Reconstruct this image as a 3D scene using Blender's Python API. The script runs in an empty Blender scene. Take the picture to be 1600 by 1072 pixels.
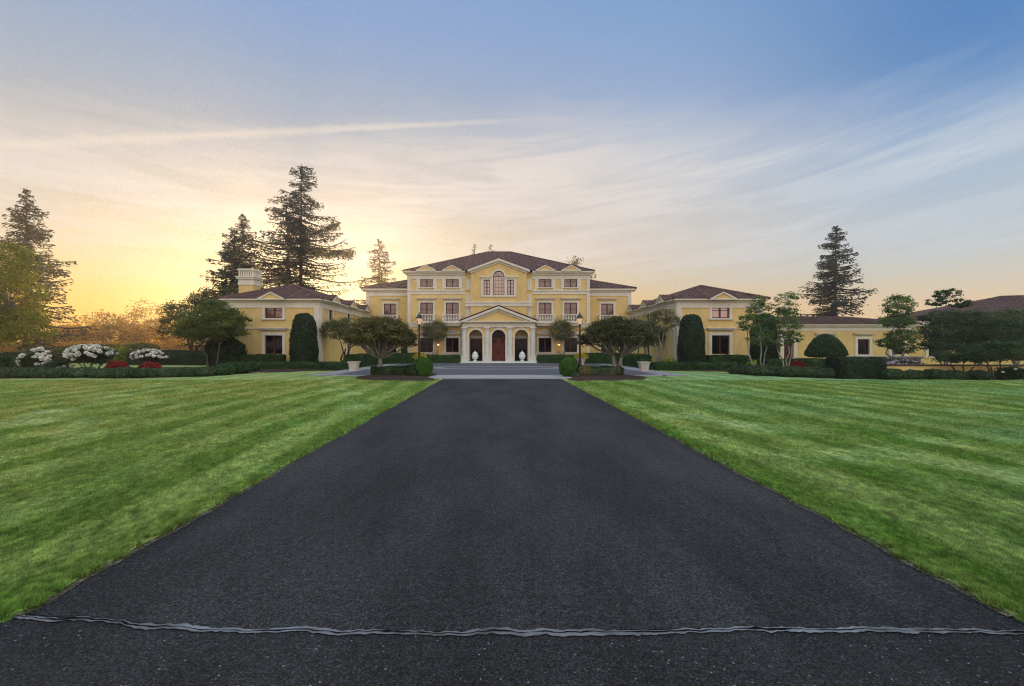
import bpy, math, random
import numpy as np
from mathutils import Vector

R = math.radians
scene = bpy.context.scene
col = scene.collection

# ------------------------------------------------------------------ camera
F = 720.0                       # focal length in pixels of a 1600 px wide picture
VX, VY = 782.0, 542.0           # vanishing point of the drive in that picture
CAMH = 2.0
cam = bpy.data.cameras.new("camera"); camo = bpy.data.objects.new("camera", cam); col.objects.link(camo)
cam.sensor_width = 36.0; cam.lens = F * 36.0 / 1600.0
cam.shift_x = (800 - VX) / 1600.0; cam.shift_y = (VY - 536) / 1600.0
cam.clip_end = 6000; cam.clip_start = 0.05
camo.location = (0, 0, CAMH); camo.rotation_euler = (R(90), 0, 0)
scene.camera = camo
scene.view_settings.view_transform = 'Standard'; scene.view_settings.look = 'None'
scene.view_settings.exposure = 0.0; scene.view_settings.gamma = 1.0
try:
    scene.cycles.use_denoising = True; scene.cycles.denoising_input_passes = 'RGB_ALBEDO_NORMAL'; scene.cycles.denoising_prefilter = 'NONE'; scene.cycles.filter_width = 1.15; scene.cycles.use_adaptive_sampling = False
    scene.cycles.max_bounces = 6; scene.cycles.transparent_max_bounces = 8
    scene.cycles.volume_bounces = 0
except Exception: pass

SUN_AZ, SUN_EL = -23.5, 4.6     # degrees; azimuth from +Y towards +X
# ------------------------------------------------------------------ node helper
def nd(nt, typ, props=None, ins=None):
    n = nt.nodes.new(typ)
    for k, v in (props or {}).items(): setattr(n, k, v)
    for k, v in (ins or {}).items():
        s = n.inputs[k]
        if isinstance(v, bpy.types.NodeSocket): nt.links.new(v, s)
        else: s.default_value = v
    return n
def mth(nt, op, a, b=None, c=None, clamp=False):
    ins = {0: a}
    if b is not None: ins[1] = b
    if c is not None: ins[2] = c
    return nd(nt, 'ShaderNodeMath', {'operation': op, 'use_clamp': clamp}, ins).outputs[0]
def srgb(r, g, b, m=1.0):
    f = lambda c: (c/255/12.92 if c/255 <= .04045 else ((c/255+.055)/1.055)**2.4)
    return (f(r)*m, f(g)*m, f(b)*m, 1)
def ramp(nt, fac, stops, interp='LINEAR'):
    n = nd(nt, 'ShaderNodeValToRGB', None, {0: fac}); cr = n.color_ramp; cr.interpolation = interp
    while len(cr.elements) > 1: cr.elements.remove(cr.elements[-1])
    cr.elements[0].position = stops[0][0]; cr.elements[0].color = stops[0][1]
    for p, c in stops[1:]:
        e = cr.elements.new(p); e.color = c
    return n.outputs[0]
def mixc(nt, fac, a, b, mode='MIX'):
    n = nt.nodes.new('ShaderNodeMix'); n.data_type = 'RGBA'; n.blend_type = mode
    for i, v in ((0, fac), (6, a), (7, b)):
        if isinstance(v, bpy.types.NodeSocket): nt.links.new(v, n.inputs[i])
        else: n.inputs[i].default_value = v
    return n.outputs[2]
def mrange(nt, v, a, b, c=0.0, d=1.0, smooth=False):
    return nd(nt, 'ShaderNodeMapRange', {'interpolation_type': 'SMOOTHSTEP' if smooth else 'LINEAR'},
              {0: v, 1: a, 2: b, 3: c, 4: d}).outputs[0]

# ------------------------------------------------------------------ world: dawn sky
world = bpy.data.worlds.new("World"); scene.world = world; world.use_nodes = True
wt = world.node_tree; wt.nodes.clear()
tc = nd(wt, 'ShaderNodeTexCoord')
sep = nd(wt, 'ShaderNodeSeparateXYZ', None, {0: tc.outputs['Generated']})
dx, dy, dz = sep.outputs
el = mth(wt, 'MULTIPLY', mth(wt, 'ARCSINE', dz), 180/math.pi)           # elevation, degrees
az = mth(wt, 'MULTIPLY', mth(wt, 'ARCTAN2', dx, dy), 180/math.pi)       # azimuth, degrees
cosd = mth(wt, 'COSINE', mth(wt, 'MULTIPLY', mth(wt, 'SUBTRACT', az, SUN_AZ), math.pi/180))
eu = mth(wt, 'DIVIDE', mth(wt, 'MAXIMUM', el, 0.0), 90.0)
def col_ramp(lst):
    return ramp(wt, eu, [(e/90.0, srgb(*c)) for e, c in lst])
ZEN = (196, 204, 214, 2.1)  # unseen upper sky, raised in brightness to light the lawn
sun_col = col_ramp([(0, (255, 184, 78)), (4.5, (254, 203, 98)), (8, (240, 206, 130)), (11, (218, 196, 154)), (15, (198, 188, 172)),
                    (19, (186, 184, 182)), (24, (168, 177, 191)), (29, (150, 170, 199)), (34, (136, 164, 206)), (42, (125, 158, 205)), (90, ZEN)])
mid_col = col_ramp([(0, (244, 190, 116)), (5, (230, 194, 142)), (9, (212, 195, 168)), (13, (202, 195, 186)), (18, (188, 191, 197)),
                    (24, (164, 181, 206)), (30, (140, 167, 206)), (36, (122, 158, 206)), (42, (112, 150, 205)), (90, ZEN)])
edge_col = col_ramp([(0, (244, 200, 150)), (4.0, (232, 205, 172)), (7, (208, 205, 192)), (11, (182, 196, 206)), (15, (158, 184, 210)),
                     (18.5, (126, 163, 204)), (22, (94, 141, 195)), (27, (76, 130, 189)), (42, (80, 130, 190)), (90, ZEN)])
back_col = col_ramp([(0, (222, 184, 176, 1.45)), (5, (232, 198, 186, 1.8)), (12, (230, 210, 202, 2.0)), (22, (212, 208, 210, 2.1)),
                     (40, (200, 204, 214, 2.1)), (60, (196, 204, 214, 2.1)), (90, ZEN)])  # unseen sky behind the camera, brightened to light the facade
sky = mixc(wt, mrange(wt, cosd, 0.985, 0.72, 0, 1, True), sun_col, mid_col)
sky = mixc(wt, mrange(wt, cosd, 0.80, 0.33, 0, 1, True), sky, edge_col)
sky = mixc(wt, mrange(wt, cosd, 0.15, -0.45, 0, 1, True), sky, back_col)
# bright core round the low sun
da = mth(wt, 'MULTIPLY', mth(wt, 'SUBTRACT', az, SUN_AZ), 0.55); de = mth(wt, 'SUBTRACT', el, SUN_EL)
dd = mth(wt, 'SQRT', mth(wt, 'ADD', mth(wt, 'MULTIPLY', da, da), mth(wt, 'MULTIPLY', de, de)))
core = mth(wt, 'POWER', mrange(wt, dd, 11.5, 0.0, 0, 1, True), 1.3)
sky = mixc(wt, core, sky, (1.0, 0.90, 0.48, 1))
# wispy cirrus: noise stretched along gently tilted bands
cv = nd(wt, 'ShaderNodeCombineXYZ', None, {0: mth(wt, 'MULTIPLY', az, 0.035),
        1: mth(wt, 'MULTIPLY', mth(wt, 'ADD', el, mth(wt, 'MULTIPLY', mth(wt, 'ADD', mth(wt, 'POWER', mth(wt, 'MAXIMUM', az, 0.0), 2.0), mth(wt, 'MULTIPLY', az, 14.0)), -0.0016)), 0.30), 2: 0.0}).outputs[0]
n1 = nd(wt, 'ShaderNodeTexNoise', None, {'Vector': cv, 'Scale': 1.3, 'Detail': 4.0, 'Roughness': 0.5, 'Distortion': 1.1}).outputs[0]
n2 = nd(wt, 'ShaderNodeTexNoise', None, {'Vector': cv, 'Scale': 0.55, 'Detail': 3.0, 'Roughness': 0.5, 'Distortion': 0.3}).outputs[0]
n3 = nd(wt, 'ShaderNodeTexNoise', None, {'Vector': cv, 'Scale': 3.6, 'Detail': 5.0, 'Roughness': 0.5, 'Distortion': 1.2}).outputs[0]
st_ = mth(wt, 'ADD', mth(wt, 'MULTIPLY', mrange(wt, n1, 0.34, 0.66, 0, 1, True), 0.72), mth(wt, 'MULTIPLY', mrange(wt, n3, 0.34, 0.68, 0, 1, True), 0.28))
wisp = mth(wt, 'MULTIPLY', mrange(wt, st_, 0.08, 0.85, 0.40, 0.95), mrange(wt, n2, 0.34, 0.52, 0.6, 1, True))
rise = mth(wt, 'ADD', el, mth(wt, 'MULTIPLY', mth(wt, 'ABSOLUTE', mth(wt, 'ADD', az, -6.0)), 0.13))
rise = mth(wt, 'ADD', rise, mth(wt, 'MULTIPLY', mth(wt, 'SUBTRACT', n1, 0.5), 9.0))
band = mth(wt, 'MULTIPLY', mrange(wt, el, 4, 12, 0, 1, True), mrange(wt, rise, 30.0, 22.0, 0, 1, True))
wisp = mth(wt, 'MULTIPLY', wisp, band)
wcol = mixc(wt, mrange(wt, cosd, 0.92, 0.42, 0, 1, True), srgb(236, 224, 216), srgb(208, 216, 225))
sky = mixc(wt, mth(wt, 'MULTIPLY', wisp, 0.85), sky, wcol)
# long vapour trail on a great circle
A = Vector((-782, 720, 315)).normalized(); B = Vector((88, 720, 357)).normalized(); NC = A.cross(B).normalized()
dist = nd(wt, 'ShaderNodeVectorMath', {'operation': 'DOT_PRODUCT'}, {0: tc.outputs['Generated'], 1: NC}).outputs['Value']
rag = nd(wt, 'ShaderNodeTexNoise', None, {'Vector': tc.outputs['Generated'], 'Scale': 26.0, 'Detail': 5.0, 'Roughness': 0.65}).outputs[0]
wid = mth(wt, 'MULTIPLY', mrange(wt, az, -50, 8, 0.0125, 0.0045), mrange(wt, rag, 0.25, 0.75, 0.35, 1.5))
tr = mth(wt, 'SUBTRACT', 1.0, mth(wt, 'DIVIDE', mth(wt, 'ABSOLUTE', dist), wid), clamp=True)
tr = mth(wt, 'MULTIPLY', mth(wt, 'POWER', tr, 0.7), mth(wt, 'MULTIPLY', mrange(wt, az, 14, -16, 0.0, 0.50, True), mrange(wt, dy, 0.0, 0.1)))
sky = mixc(wt, tr, sky, srgb(240, 226, 208))
nis = nd(wt, 'ShaderNodeTexSky', {'sky_type': 'NISHITA', 'sun_disc': False, 'sun_elevation': R(SUN_EL), 'sun_rotation': R(SUN_AZ)})
nsc = mixc(wt, 1.0, nis.outputs[0], (0.012, 0.012, 0.012, 1), 'MULTIPLY')
sky = mixc(wt, 1.0, sky, nsc, 'ADD')
bg = nd(wt, 'ShaderNodeBackground', None, {0: sky, 1: 1.0})
nd(wt, 'ShaderNodeOutputWorld', None, {0: bg.outputs[0]})
try: world.cycles.sampling_method = 'MANUAL'; world.cycles.sample_map_resolution = 1024
except Exception: pass

sun = bpy.data.lights.new("sun", 'SUN'); suno = bpy.data.objects.new("sun", sun); col.objects.link(suno)
sun.energy = 2.6; sun.angle = R(0.6); sun.color = (1.0, 0.66, 0.32)
sd = Vector((math.sin(R(SUN_AZ))*math.cos(R(SUN_EL)), math.cos(R(SUN_AZ))*math.cos(R(SUN_EL)), math.sin(R(SUN_EL))))
suno.rotation_euler = sd.to_track_quat('Z', 'Y').to_euler(); suno.location = (-60, 90, 40)

# ------------------------------------------------------------------ materials
def newmat(name):
    m = bpy.data.materials.new(name); m.use_nodes = True; nt = m.node_tree; nt.nodes.clear(); return m, nt
def out(nt, sh): nd(nt, 'ShaderNodeOutputMaterial', None, {0: sh})
def posn(nt, scale=1.0, det=4.0, rough=0.55, sc3=None, dist=0.0):
    g = nd(nt, 'ShaderNodeNewGeometry').outputs['Position']
    if sc3: g = nd(nt, 'ShaderNodeVectorMath', {'operation': 'MULTIPLY'}, {0: g, 1: sc3}).outputs[0]
    return nd(nt, 'ShaderNodeTexNoise', None, {'Vector': g, 'Scale': scale, 'Detail': det, 'Roughness': rough, 'Distortion': dist}).outputs[0]
def bump(nt, h, strength, distance):
    return nd(nt, 'ShaderNodeBump', None, {'Height': h, 'Strength': strength, 'Distance': distance}).outputs[0]
def princ(nt, c, rough=0.7, spec=0.3, normal=None, metal=0.0, **kw):
    ins = {'Base Color': c, 'Roughness': rough, 'Specular IOR Level': spec, 'Metallic': metal}
    if normal is not None: ins['Normal'] = normal
    ins.update(kw)
    return nd(nt, 'ShaderNodeBsdfPrincipled', None, ins).outputs[0]

def plaster(name, c, var=0.12, stain=True, rough=0.85):
    m, nt = newmat(name)
    a = posn(nt, 0.7, 5, 0.6); b = posn(nt, 6.0, 5, 0.6, (1, 1, 0.25))
    f = mth(nt, 'ADD', mth(nt, 'MULTIPLY', a, 0.6), mth(nt, 'MULTIPLY', b, 0.4))
    d = (c[0]*(1-var*1.6), c[1]*(1-var*1.7), c[2]*(1-var*1.9), 1); e = (min(1, c[0]*(1+var)), min(1, c[1]*(1+var)), min(1, c[2]*(1+var)), 1)
    cc = mixc(nt, mrange(nt, f, 0.36, 0.64), d, e)
    out(nt, princ(nt, cc, rough, 0.2, bump(nt, posn(nt, 30.0, 3), 0.25, 0.01))); return m
def plain(name, c, rough=0.6, spec=0.3, metal=0.0, nscale=8.0, var=0.15):
    m, nt = newmat(name)
    cc = mixc(nt, posn(nt, nscale, 4), (c[0]*(1-var), c[1]*(1-var), c[2]*(1-var), 1), (min(1, c[0]*(1+var)), min(1, c[1]*(1+var)), min(1, c[2]*(1+var)), 1))
    out(nt, princ(nt, cc, rough, spec, None, metal)); return m
def leafmat(name, c1, c2, trans=0.35, nscale=0.9, tcol=None, rough=0.55):
    m, nt = newmat(name)
    rnd = nd(nt, 'ShaderNodeNewGeometry').outputs['Random Per Island']
    cc = mixc(nt, mrange(nt, posn(nt, nscale, 3), 0.35, 0.65), c1+(1,), c2+(1,))
    cc = mixc(nt, 1.0, cc, ramp(nt, rnd, [(0, (0.55, 0.58, 0.5, 1)), (1, (1.45, 1.4, 1.3, 1))]), 'MULTIPLY')
    p = princ(nt, cc, rough, 0.25)
    tc_ = mixc(nt, 1.0, cc, (tcol or (1.6, 1.5, 0.8))+(1,), 'MULTIPLY')
    t = nd(nt, 'ShaderNodeBsdfTranslucent', None, {0: tc_}).outputs[0]
    out(nt, nd(nt, 'ShaderNodeMixShader', None, {0: trans, 1: p, 2: t}).outputs[0]); return m
def barkmat(name, c1, c2, sc=3.0):
    m, nt = newmat(name)
    n = posn(nt, sc, 6, 0.65, (3, 3, 0.5))
    out(nt, princ(nt, mixc(nt, mrange(nt, n, 0.35, 0.65), c1+(1,), c2+(1,)), 0.9, 0.15, bump(nt, n, 0.6, 0.03))); return m

M = {}
M['wall'] = plaster('yellow_render', (0.71, 0.52, 0.205), 0.09)
M['stone'] = plaster('cream_stone', (0.70, 0.66, 0.54), 0.07)
M['trim'] = plaster('pale_trim', (0.62, 0.60, 0.54), 0.08)
M['column'] = plaster('column_stone', (0.64, 0.67, 0.62), 0.07)
M['sash'] = plain('dark_red_wood', (0.060, 0.014, 0.012), 0.4, 0.4)
M['door'] = plain('red_door_wood', (0.17, 0.022, 0.014), 0.35, 0.45)
M['black'] = plain('black_metal', (0.012, 0.012, 0.013), 0.4, 0.5)
M['bench'] = plain('weathered_wood', (0.11, 0.07, 0.045), 0.8)
M['planter'] = plaster('planter_stone', (0.60, 0.56, 0.46), 0.1)
M['void'] = plain('dark_void', (0.01, 0.01, 0.012), 0.9, 0.1)
def glass(name, c, refl, rough=0.04):
    m, nt = newmat(name)
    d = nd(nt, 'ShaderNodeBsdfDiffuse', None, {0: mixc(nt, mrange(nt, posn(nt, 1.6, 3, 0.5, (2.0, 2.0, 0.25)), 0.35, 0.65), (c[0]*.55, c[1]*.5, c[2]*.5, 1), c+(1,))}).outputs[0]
    nrm = bump(nt, posn(nt, 1.3, 2), 0.10, 0.02)
    g = nd(nt, 'ShaderNodeBsdfGlossy', None, {'Color': (1, 1, 1, 1), 'Roughness': rough, 'Normal': nrm}).outputs[0]
    out(nt, nd(nt, 'ShaderNodeMixShader', None, {0: refl, 1: d, 2: g}).outputs[0]); return m
M['glass_curtain'] = glass('curtained_window_glass', (0.17, 0.085, 0.068), 0.10)
M['glass_bright'] = glass('window_glass_reflection_tint', (0.36, 0.18, 0.125), 0.22)  # salmon reflection partly painted into the diffuse colour, partly glossy
M['glass_dark'] = glass('dark_window_glass', (0.008, 0.006, 0.006), 0.018)
def emis(name, c, s):
    m, nt = newmat(name); out(nt, nd(nt, 'ShaderNodeEmission', None, {0: c+(1,), 1: s}).outputs[0]); return m
M['lamp'] = emis('lit_lamp_glass', (1.0, 0.62, 0.36), 0.80)
M['sconce'] = emis('lit_sconce_glass', (1.0, 0.46, 0.16), 3.0)

# clay tiles
m, nt = newmat('clay_roof_tiles')
rnd = nd(nt, 'ShaderNodeNewGeometry').outputs['Random Per Island']
base = mixc(nt, mrange(nt, posn(nt, 1.1, 5, 0.7), 0.3, 0.7), (0.06, 0.036, 0.034, 1), (0.15, 0.085, 0.07, 1))
base = mixc(nt, mrange(nt, posn(nt, 3.6, 2, 0.5), 0.55, 0.75), base, (0.26, 0.15, 0.115, 1))
base = mixc(nt, 1.0, base, ramp(nt, rnd, [(0, (0.75, 0.75, 0.75, 1)), (1, (1.2, 1.15, 1.12, 1))]), 'MULTIPLY')
sz = nd(nt, 'ShaderNodeSeparateXYZ', None, {0: nd(nt, 'ShaderNodeNewGeometry').outputs['Position']}).outputs[2]
stp = mth(nt, 'FRACT', mth(nt, 'MULTIPLY', sz, 6.5))
base = mixc(nt, mrange(nt, stp, 0.82, 1.0, 0, 0.5), base, (0.03, 0.02, 0.02, 1))
out(nt, princ(nt, base, 0.8, 0.2, bump(nt, stp, 0.6, 0.05))); M['roof'] = m

# lawn: mowing bands and patches of lighter grass (set in the grass colour)
def lawncol(nt):
    g = nd(nt, 'ShaderNodeNewGeometry').outputs['Position']
    s = nd(nt, 'ShaderNodeSeparateXYZ', None, {0: g})
    wob = mth(nt, 'MULTIPLY', mth(nt, 'SUBTRACT', posn(nt, 0.22, 3), 0.5), 1.3)
    u = mth(nt, 'ADD', mth(nt, 'ADD', s.outputs[0], mth(nt, 'MULTIPLY', s.outputs[1], 0.03)), wob)
    st = mth(nt, 'SINE', mth(nt, 'MULTIPLY', u, 2*math.pi/1.5))
    st = mrange(nt, st, -0.5, 0.5, 0, 1, True)
    st = mth(nt, 'MULTIPLY', st, mrange(nt, posn(nt, 0.33, 2), 0.34, 0.58, 0.3, 1, True))
    p1 = mrange(nt, posn(nt, 0.65, 6, 0.68, (1.0, 0.55, 1)), 0.38, 0.64)
    p2 = mrange(nt, posn(nt, 0.16, 4, 0.6), 0.44, 0.62, 0, 1, True)
    fine = mrange(nt, posn(nt, 13.0, 6, 0.85, (1, 0.6, 1)), 0.38, 0.62)
    c = mixc(nt, st, (0.135, 0.270, 0.046, 1), (0.250, 0.375, 0.125, 1))
    c = mixc(nt, mth(nt, 'MULTIPLY', p1, 0.6), c, (0.33, 0.40, 0.13, 1))
    right = mrange(nt, s.outputs[0], 3.0, 9.0, 0, 1, True)
    c = mixc(nt, mth(nt, 'MULTIPLY', mth(nt, 'MULTIPLY', p2, right), 0.5), c, (0.21, 0.39, 0.19, 1))
    left = mrange(nt, s.outputs[0], -4.0, -12.0, 0, 1, True)
    yellow_left = mth(nt, 'MULTIPLY', left, mrange(nt, posn(nt, 0.28, 5, 0.7), 0.42, 0.66, 0.15, 0.8, True))  # noise patches turning yellower towards the left
    c = mixc(nt, yellow_left, c, (0.37, 0.36, 0.11, 1))
    blot = mrange(nt, posn(nt, 1.7, 4, 0.7, (1, 0.6, 1)), 0.54, 0.70, 0, 0.5, True)
    c = mixc(nt, blot, c, (0.14, 0.21, 0.05, 1))
    c = mixc(nt, 1.0, c, ramp(nt, fine, [(0, (0.42, 0.46, 0.40, 1)), (0.5, (1, 1, 1, 1)), (1, (1.85, 1.75, 1.8, 1))]), 'MULTIPLY')
    tuft = mrange(nt, posn(nt, 3.6, 6, 0.8, (1, 0.5, 1)), 0.38, 0.62)
    c = mixc(nt, 1.0, c, ramp(nt, tuft, [(0, (0.74, 0.77, 0.70, 1)), (1, (1.32, 1.28, 1.30, 1))]), 'MULTIPLY')
    c = mixc(nt, 1.0, c, ramp(nt, st, [(0, (0.86, 0.90, 0.92, 1)), (1, (1.04, 1.04, 1.12, 1))]), 'MULTIPLY')
    return c
m, nt = newmat('lawn_turf'); c = lawncol(nt)
h = posn(nt, 14.0, 6, 0.8)
out(nt, princ(nt, c, 0.8, 0.15, bump(nt, h, 0.8, 0.05))); M['lawn'] = m
m, nt = newmat('grass_blades'); c = lawncol(nt)
rnd = nd(nt, 'ShaderNodeNewGeometry').outputs['Random Per Island']
c = mixc(nt, 1.0, c, ramp(nt, rnd, [(0, (0.75, 0.8, 0.6, 1)), (0.9, (1.45, 1.4, 1.3, 1)), (1.0, (2.3, 1.8, 1.8, 1))]), 'MULTIPLY')
p = princ(nt, c, 0.6, 0.25); t = nd(nt, 'ShaderNodeBsdfTranslucent', None, {0: c}).outputs[0]
out(nt, nd(nt, 'ShaderNodeMixShader', None, {0: 0.3, 1: p, 2: t}).outputs[0]); M['blades'] = m

# asphalt
def asphalt(name, k):
    m, nt = newmat(name)
    g = nd(nt, 'ShaderNodeNewGeometry').outputs['Position']
    v = nd(nt, 'ShaderNodeTexVoronoi', {'feature': 'F1'}, {'Vector': g, 'Scale': 62.0})
    vr = nd(nt, 'ShaderNodeSeparateXYZ', None, {0: v.outputs['Color']})
    big = posn(nt, 0.42, 6, 0.68, (1.6, 0.5, 1)); fine = posn(nt, 60.0, 5, 0.95); med = posn(nt, 14.0, 7, 0.95)
    c = mixc(nt, mrange(nt, big, 0.36, 0.64, 0, 1, True), (0.0105*k, 0.0112*k, 0.0120*k, 1), (0.0215*k, 0.0222*k, 0.0232*k, 1))
    c = mixc(nt, 1.0, c, ramp(nt, mrange(nt, fine, 0.38, 0.62), [(0, (0.12, 0.12, 0.12, 1)), (0.6, (1.0, 1.0, 1.0, 1)), (1, (3.0, 3.0, 3.0, 1))]), 'MULTIPLY')
    c = mixc(nt, 1.0, c, ramp(nt, mrange(nt, med, 0.38, 0.62), [(0, (0.45, 0.45, 0.45, 1)), (1, (1.75, 1.75, 1.72, 1))]), 'MULTIPLY')
    gr = posn(nt, 34.0, 6, 1.0)
    c = mixc(nt, 1.0, c, ramp(nt, mrange(nt, gr, 0.40, 0.60), [(0, (0.45, 0.45, 0.45, 1)), (0.55, (0.95, 0.95, 0.95, 1)), (1, (2.1, 2.1, 2.1, 1))]), 'MULTIPLY')
    mid = mth(nt, 'MULTIPLY', mrange(nt, vr.outputs[0], 0.66, 0.70), mrange(nt, v.outputs[0], 0.50, 0.25))
    c = mixc(nt, mth(nt, 'MULTIPLY', mid, mth(nt, 'MULTIPLY', vr.outputs[2], 0.9)), c, (0.085, 0.085, 0.090, 1))
    v2 = nd(nt, 'ShaderNodeTexVoronoi', {'feature': 'F1'}, {'Vector': g, 'Scale': 36.0})
    r2 = nd(nt, 'ShaderNodeSeparateXYZ', None, {0: v2.outputs['Color']})
    st = mth(nt, 'MULTIPLY', mrange(nt, r2.outputs[1], 0.84, 0.85), mrange(nt, v2.outputs[0], 0.30, 0.14))
    stc = mixc(nt, mth(nt, 'POWER', r2.outputs[2], 2.0), (0.08, 0.08, 0.085, 1), (0.30, 0.295, 0.29, 1))
    c = mixc(nt, st, c, stc)
    hh = mth(nt, 'ADD', mth(nt, 'MULTIPLY', fine, 0.8), mth(nt, 'SUBTRACT', 1.0, v.outputs[0]))
    out(nt, princ(nt, c, 0.85, 0.22, bump(nt, hh, 1.0, 0.010))); return m
M['asphalt'] = asphalt('asphalt', 1.75); M['asphalt_road'] = asphalt('road_asphalt', 1.5)
M['seal'] = plaster('joint_sealant', (0.185, 0.205, 0.230), 0.45, rough=0.6)
M['crack_shade'] = plain('crack_painted_shade', (0.006, 0.006, 0.008), 0.9, 0.05)  # shade inside the crack painted as a flat dark strip
m, nt = newmat('dry_soil_edge')
hs = mrange(nt, posn(nt, 45.0, 4, 0.8), 0.45, 0.55); hs2 = mrange(nt, posn(nt, 7.0, 4, 0.7), 0.42, 0.6)
c = mixc(nt, hs, (0.028, 0.026, 0.020, 1), (0.22, 0.19, 0.135, 1)); c = mixc(nt, mth(nt, 'MULTIPLY', hs2, 0.85), c, (0.045, 0.06, 0.02, 1))
out(nt, princ(nt, c, 0.95, 0.1, bump(nt, posn(nt, 60.0, 3), 1.0, 0.01))); M['thatch'] = m
M['mulch'] = plain('bark_mulch', (0.055, 0.036, 0.028), 0.95, 0.1, nscale=30.0, var=0.7)
M['concrete'] = plaster('pale_concrete', (0.28, 0.28, 0.285), 0.1)
M['kerb'] = plaster('light_concrete_band', (0.36, 0.36, 0.37), 0.1)
m, nt = newmat('grey_pavers')
g = nd(nt, 'ShaderNodeNewGeometry').outputs['Position']
br = nd(nt, 'ShaderNodeTexBrick', None, {'Vector': g, 'Color1': (0.085, 0.088, 0.098, 1), 'Color2': (0.12, 0.12, 0.13, 1), 'Mortar': (0.06, 0.06, 0.065, 1), 'Scale': 2.6, 'Mortar Size': 0.02}).outputs[0]
br = mixc(nt, mrange(nt, posn(nt, 0.4, 4), 0.35, 0.65, 0, 0.5), br, (0.10, 0.10, 0.115, 1))
out(nt, princ(nt, br, 0.75, 0.3)); M['paver'] = m

G = {}
G['fir'] = leafmat('fir_needles', (0.022, 0.034, 0.020), (0.045, 0.058, 0.028), 0.25, 0.25, (1.5, 1.1, 0.5))
G['firdark'] = leafmat('dark_fir_needles', (0.016, 0.028, 0.022), (0.030, 0.044, 0.032), 0.15, 0.25)
G['cedar'] = leafmat('pale_conifer_needles', (0.075, 0.075, 0.030), (0.12, 0.11, 0.045), 0.45, 0.3, (2.0, 1.3, 0.5))
G['gold'] = leafmat('far_leaves_painted_backlight', (0.22, 0.18, 0.045), (0.36, 0.26, 0.06), 0.65, 0.15, (2.4, 1.5, 0.5))  # golden backlight put into the leaf colour
G['maplegreen'] = leafmat('green_maple_leaves', (0.075, 0.115, 0.032), (0.150, 0.190, 0.055), 0.4, 0.6)
G['lefttree'] = leafmat('maple_leaves_painted_sunlight', (0.080, 0.155, 0.024), (0.20, 0.23, 0.035), 0.55, 0.35, (2.2, 1.5, 0.5))  # yellow-green of sunlit leaves put into the colour
G['jmaple'] = leafmat('bronze_maple_leaves', (0.070, 0.082, 0.026), (0.185, 0.160, 0.062), 0.3, 1.2)
G['jdark'] = leafmat('dark_bronze_maple_leaves', (0.045, 0.062, 0.026), (0.115, 0.115, 0.050), 0.3, 1.2)
G['bronze'] = leafmat('olive_bronze_leaves', (0.060, 0.085, 0.030), (0.125, 0.115, 0.045), 0.3, 0.9)
G['olive'] = leafmat('olive_leaves', (0.085, 0.105, 0.035), (0.14, 0.15, 0.055), 0.35, 0.9)
G['young'] = leafmat('young_tree_leaves', (0.080, 0.150, 0.052), (0.150, 0.225, 0.080), 0.4, 0.9)
G['darkleaf'] = leafmat('dark_broad_leaves', (0.028, 0.062, 0.026), (0.065, 0.115, 0.048), 0.3, 0.7)
G['yew'] = leafmat('clipped_yew', (0.012, 0.030, 0.012), (0.026, 0.055, 0.020), 0.12, 0.8)
G['box'] = leafmat('clipped_box_hedge', (0.018, 0.052, 0.013), (0.040, 0.095, 0.022), 0.15, 1.2)
G['ball'] = leafmat('bright_clipped_box', (0.045, 0.130, 0.018), (0.080, 0.200, 0.030), 0.2, 2.0)
G['lavender'] = leafmat('grey_green_leaves', (0.040, 0.072, 0.038), (0.075, 0.115, 0.055), 0.2, 1.5)
G['rhodo'] = leafmat('rhododendron_leaves', (0.018, 0.040, 0.014), (0.035, 0.065, 0.022), 0.2, 1.5)
G['lime'] = leafmat('lime_leaves', (0.16, 0.24, 0.02), (0.26, 0.32, 0.03), 0.3, 2.0)
G['white'] = leafmat('white_blossom', (0.70, 0.72, 0.72), (0.82, 0.80, 0.76), 0.25, 2.0, (1, 1, .95))
G['pink'] = leafmat('pale_pink_blossom', (0.45, 0.32, 0.42), (0.62, 0.55, 0.60), 0.25, 2.0, (1, 1, 1))
G['red'] = leafmat('red_azalea_blossom', (0.17, 0.012, 0.014), (0.30, 0.025, 0.025), 0.2, 3.0, (1.2, 1, 1))
G['yellow'] = leafmat('yellow_blossom', (0.62, 0.44, 0.01), (0.78, 0.60, 0.03), 0.2, 4.0, (1, 1, 1))
BARK = barkmat('grey_brown_bark', (0.075, 0.06, 0.045), (0.16, 0.13, 0.10))
BARKD = barkmat('dark_bark', (0.03, 0.022, 0.016), (0.07, 0.05, 0.036))
BARKG = barkmat('pale_grey_bark', (0.17, 0.17, 0.14), (0.30, 0.29, 0.24), 5.0)

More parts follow.
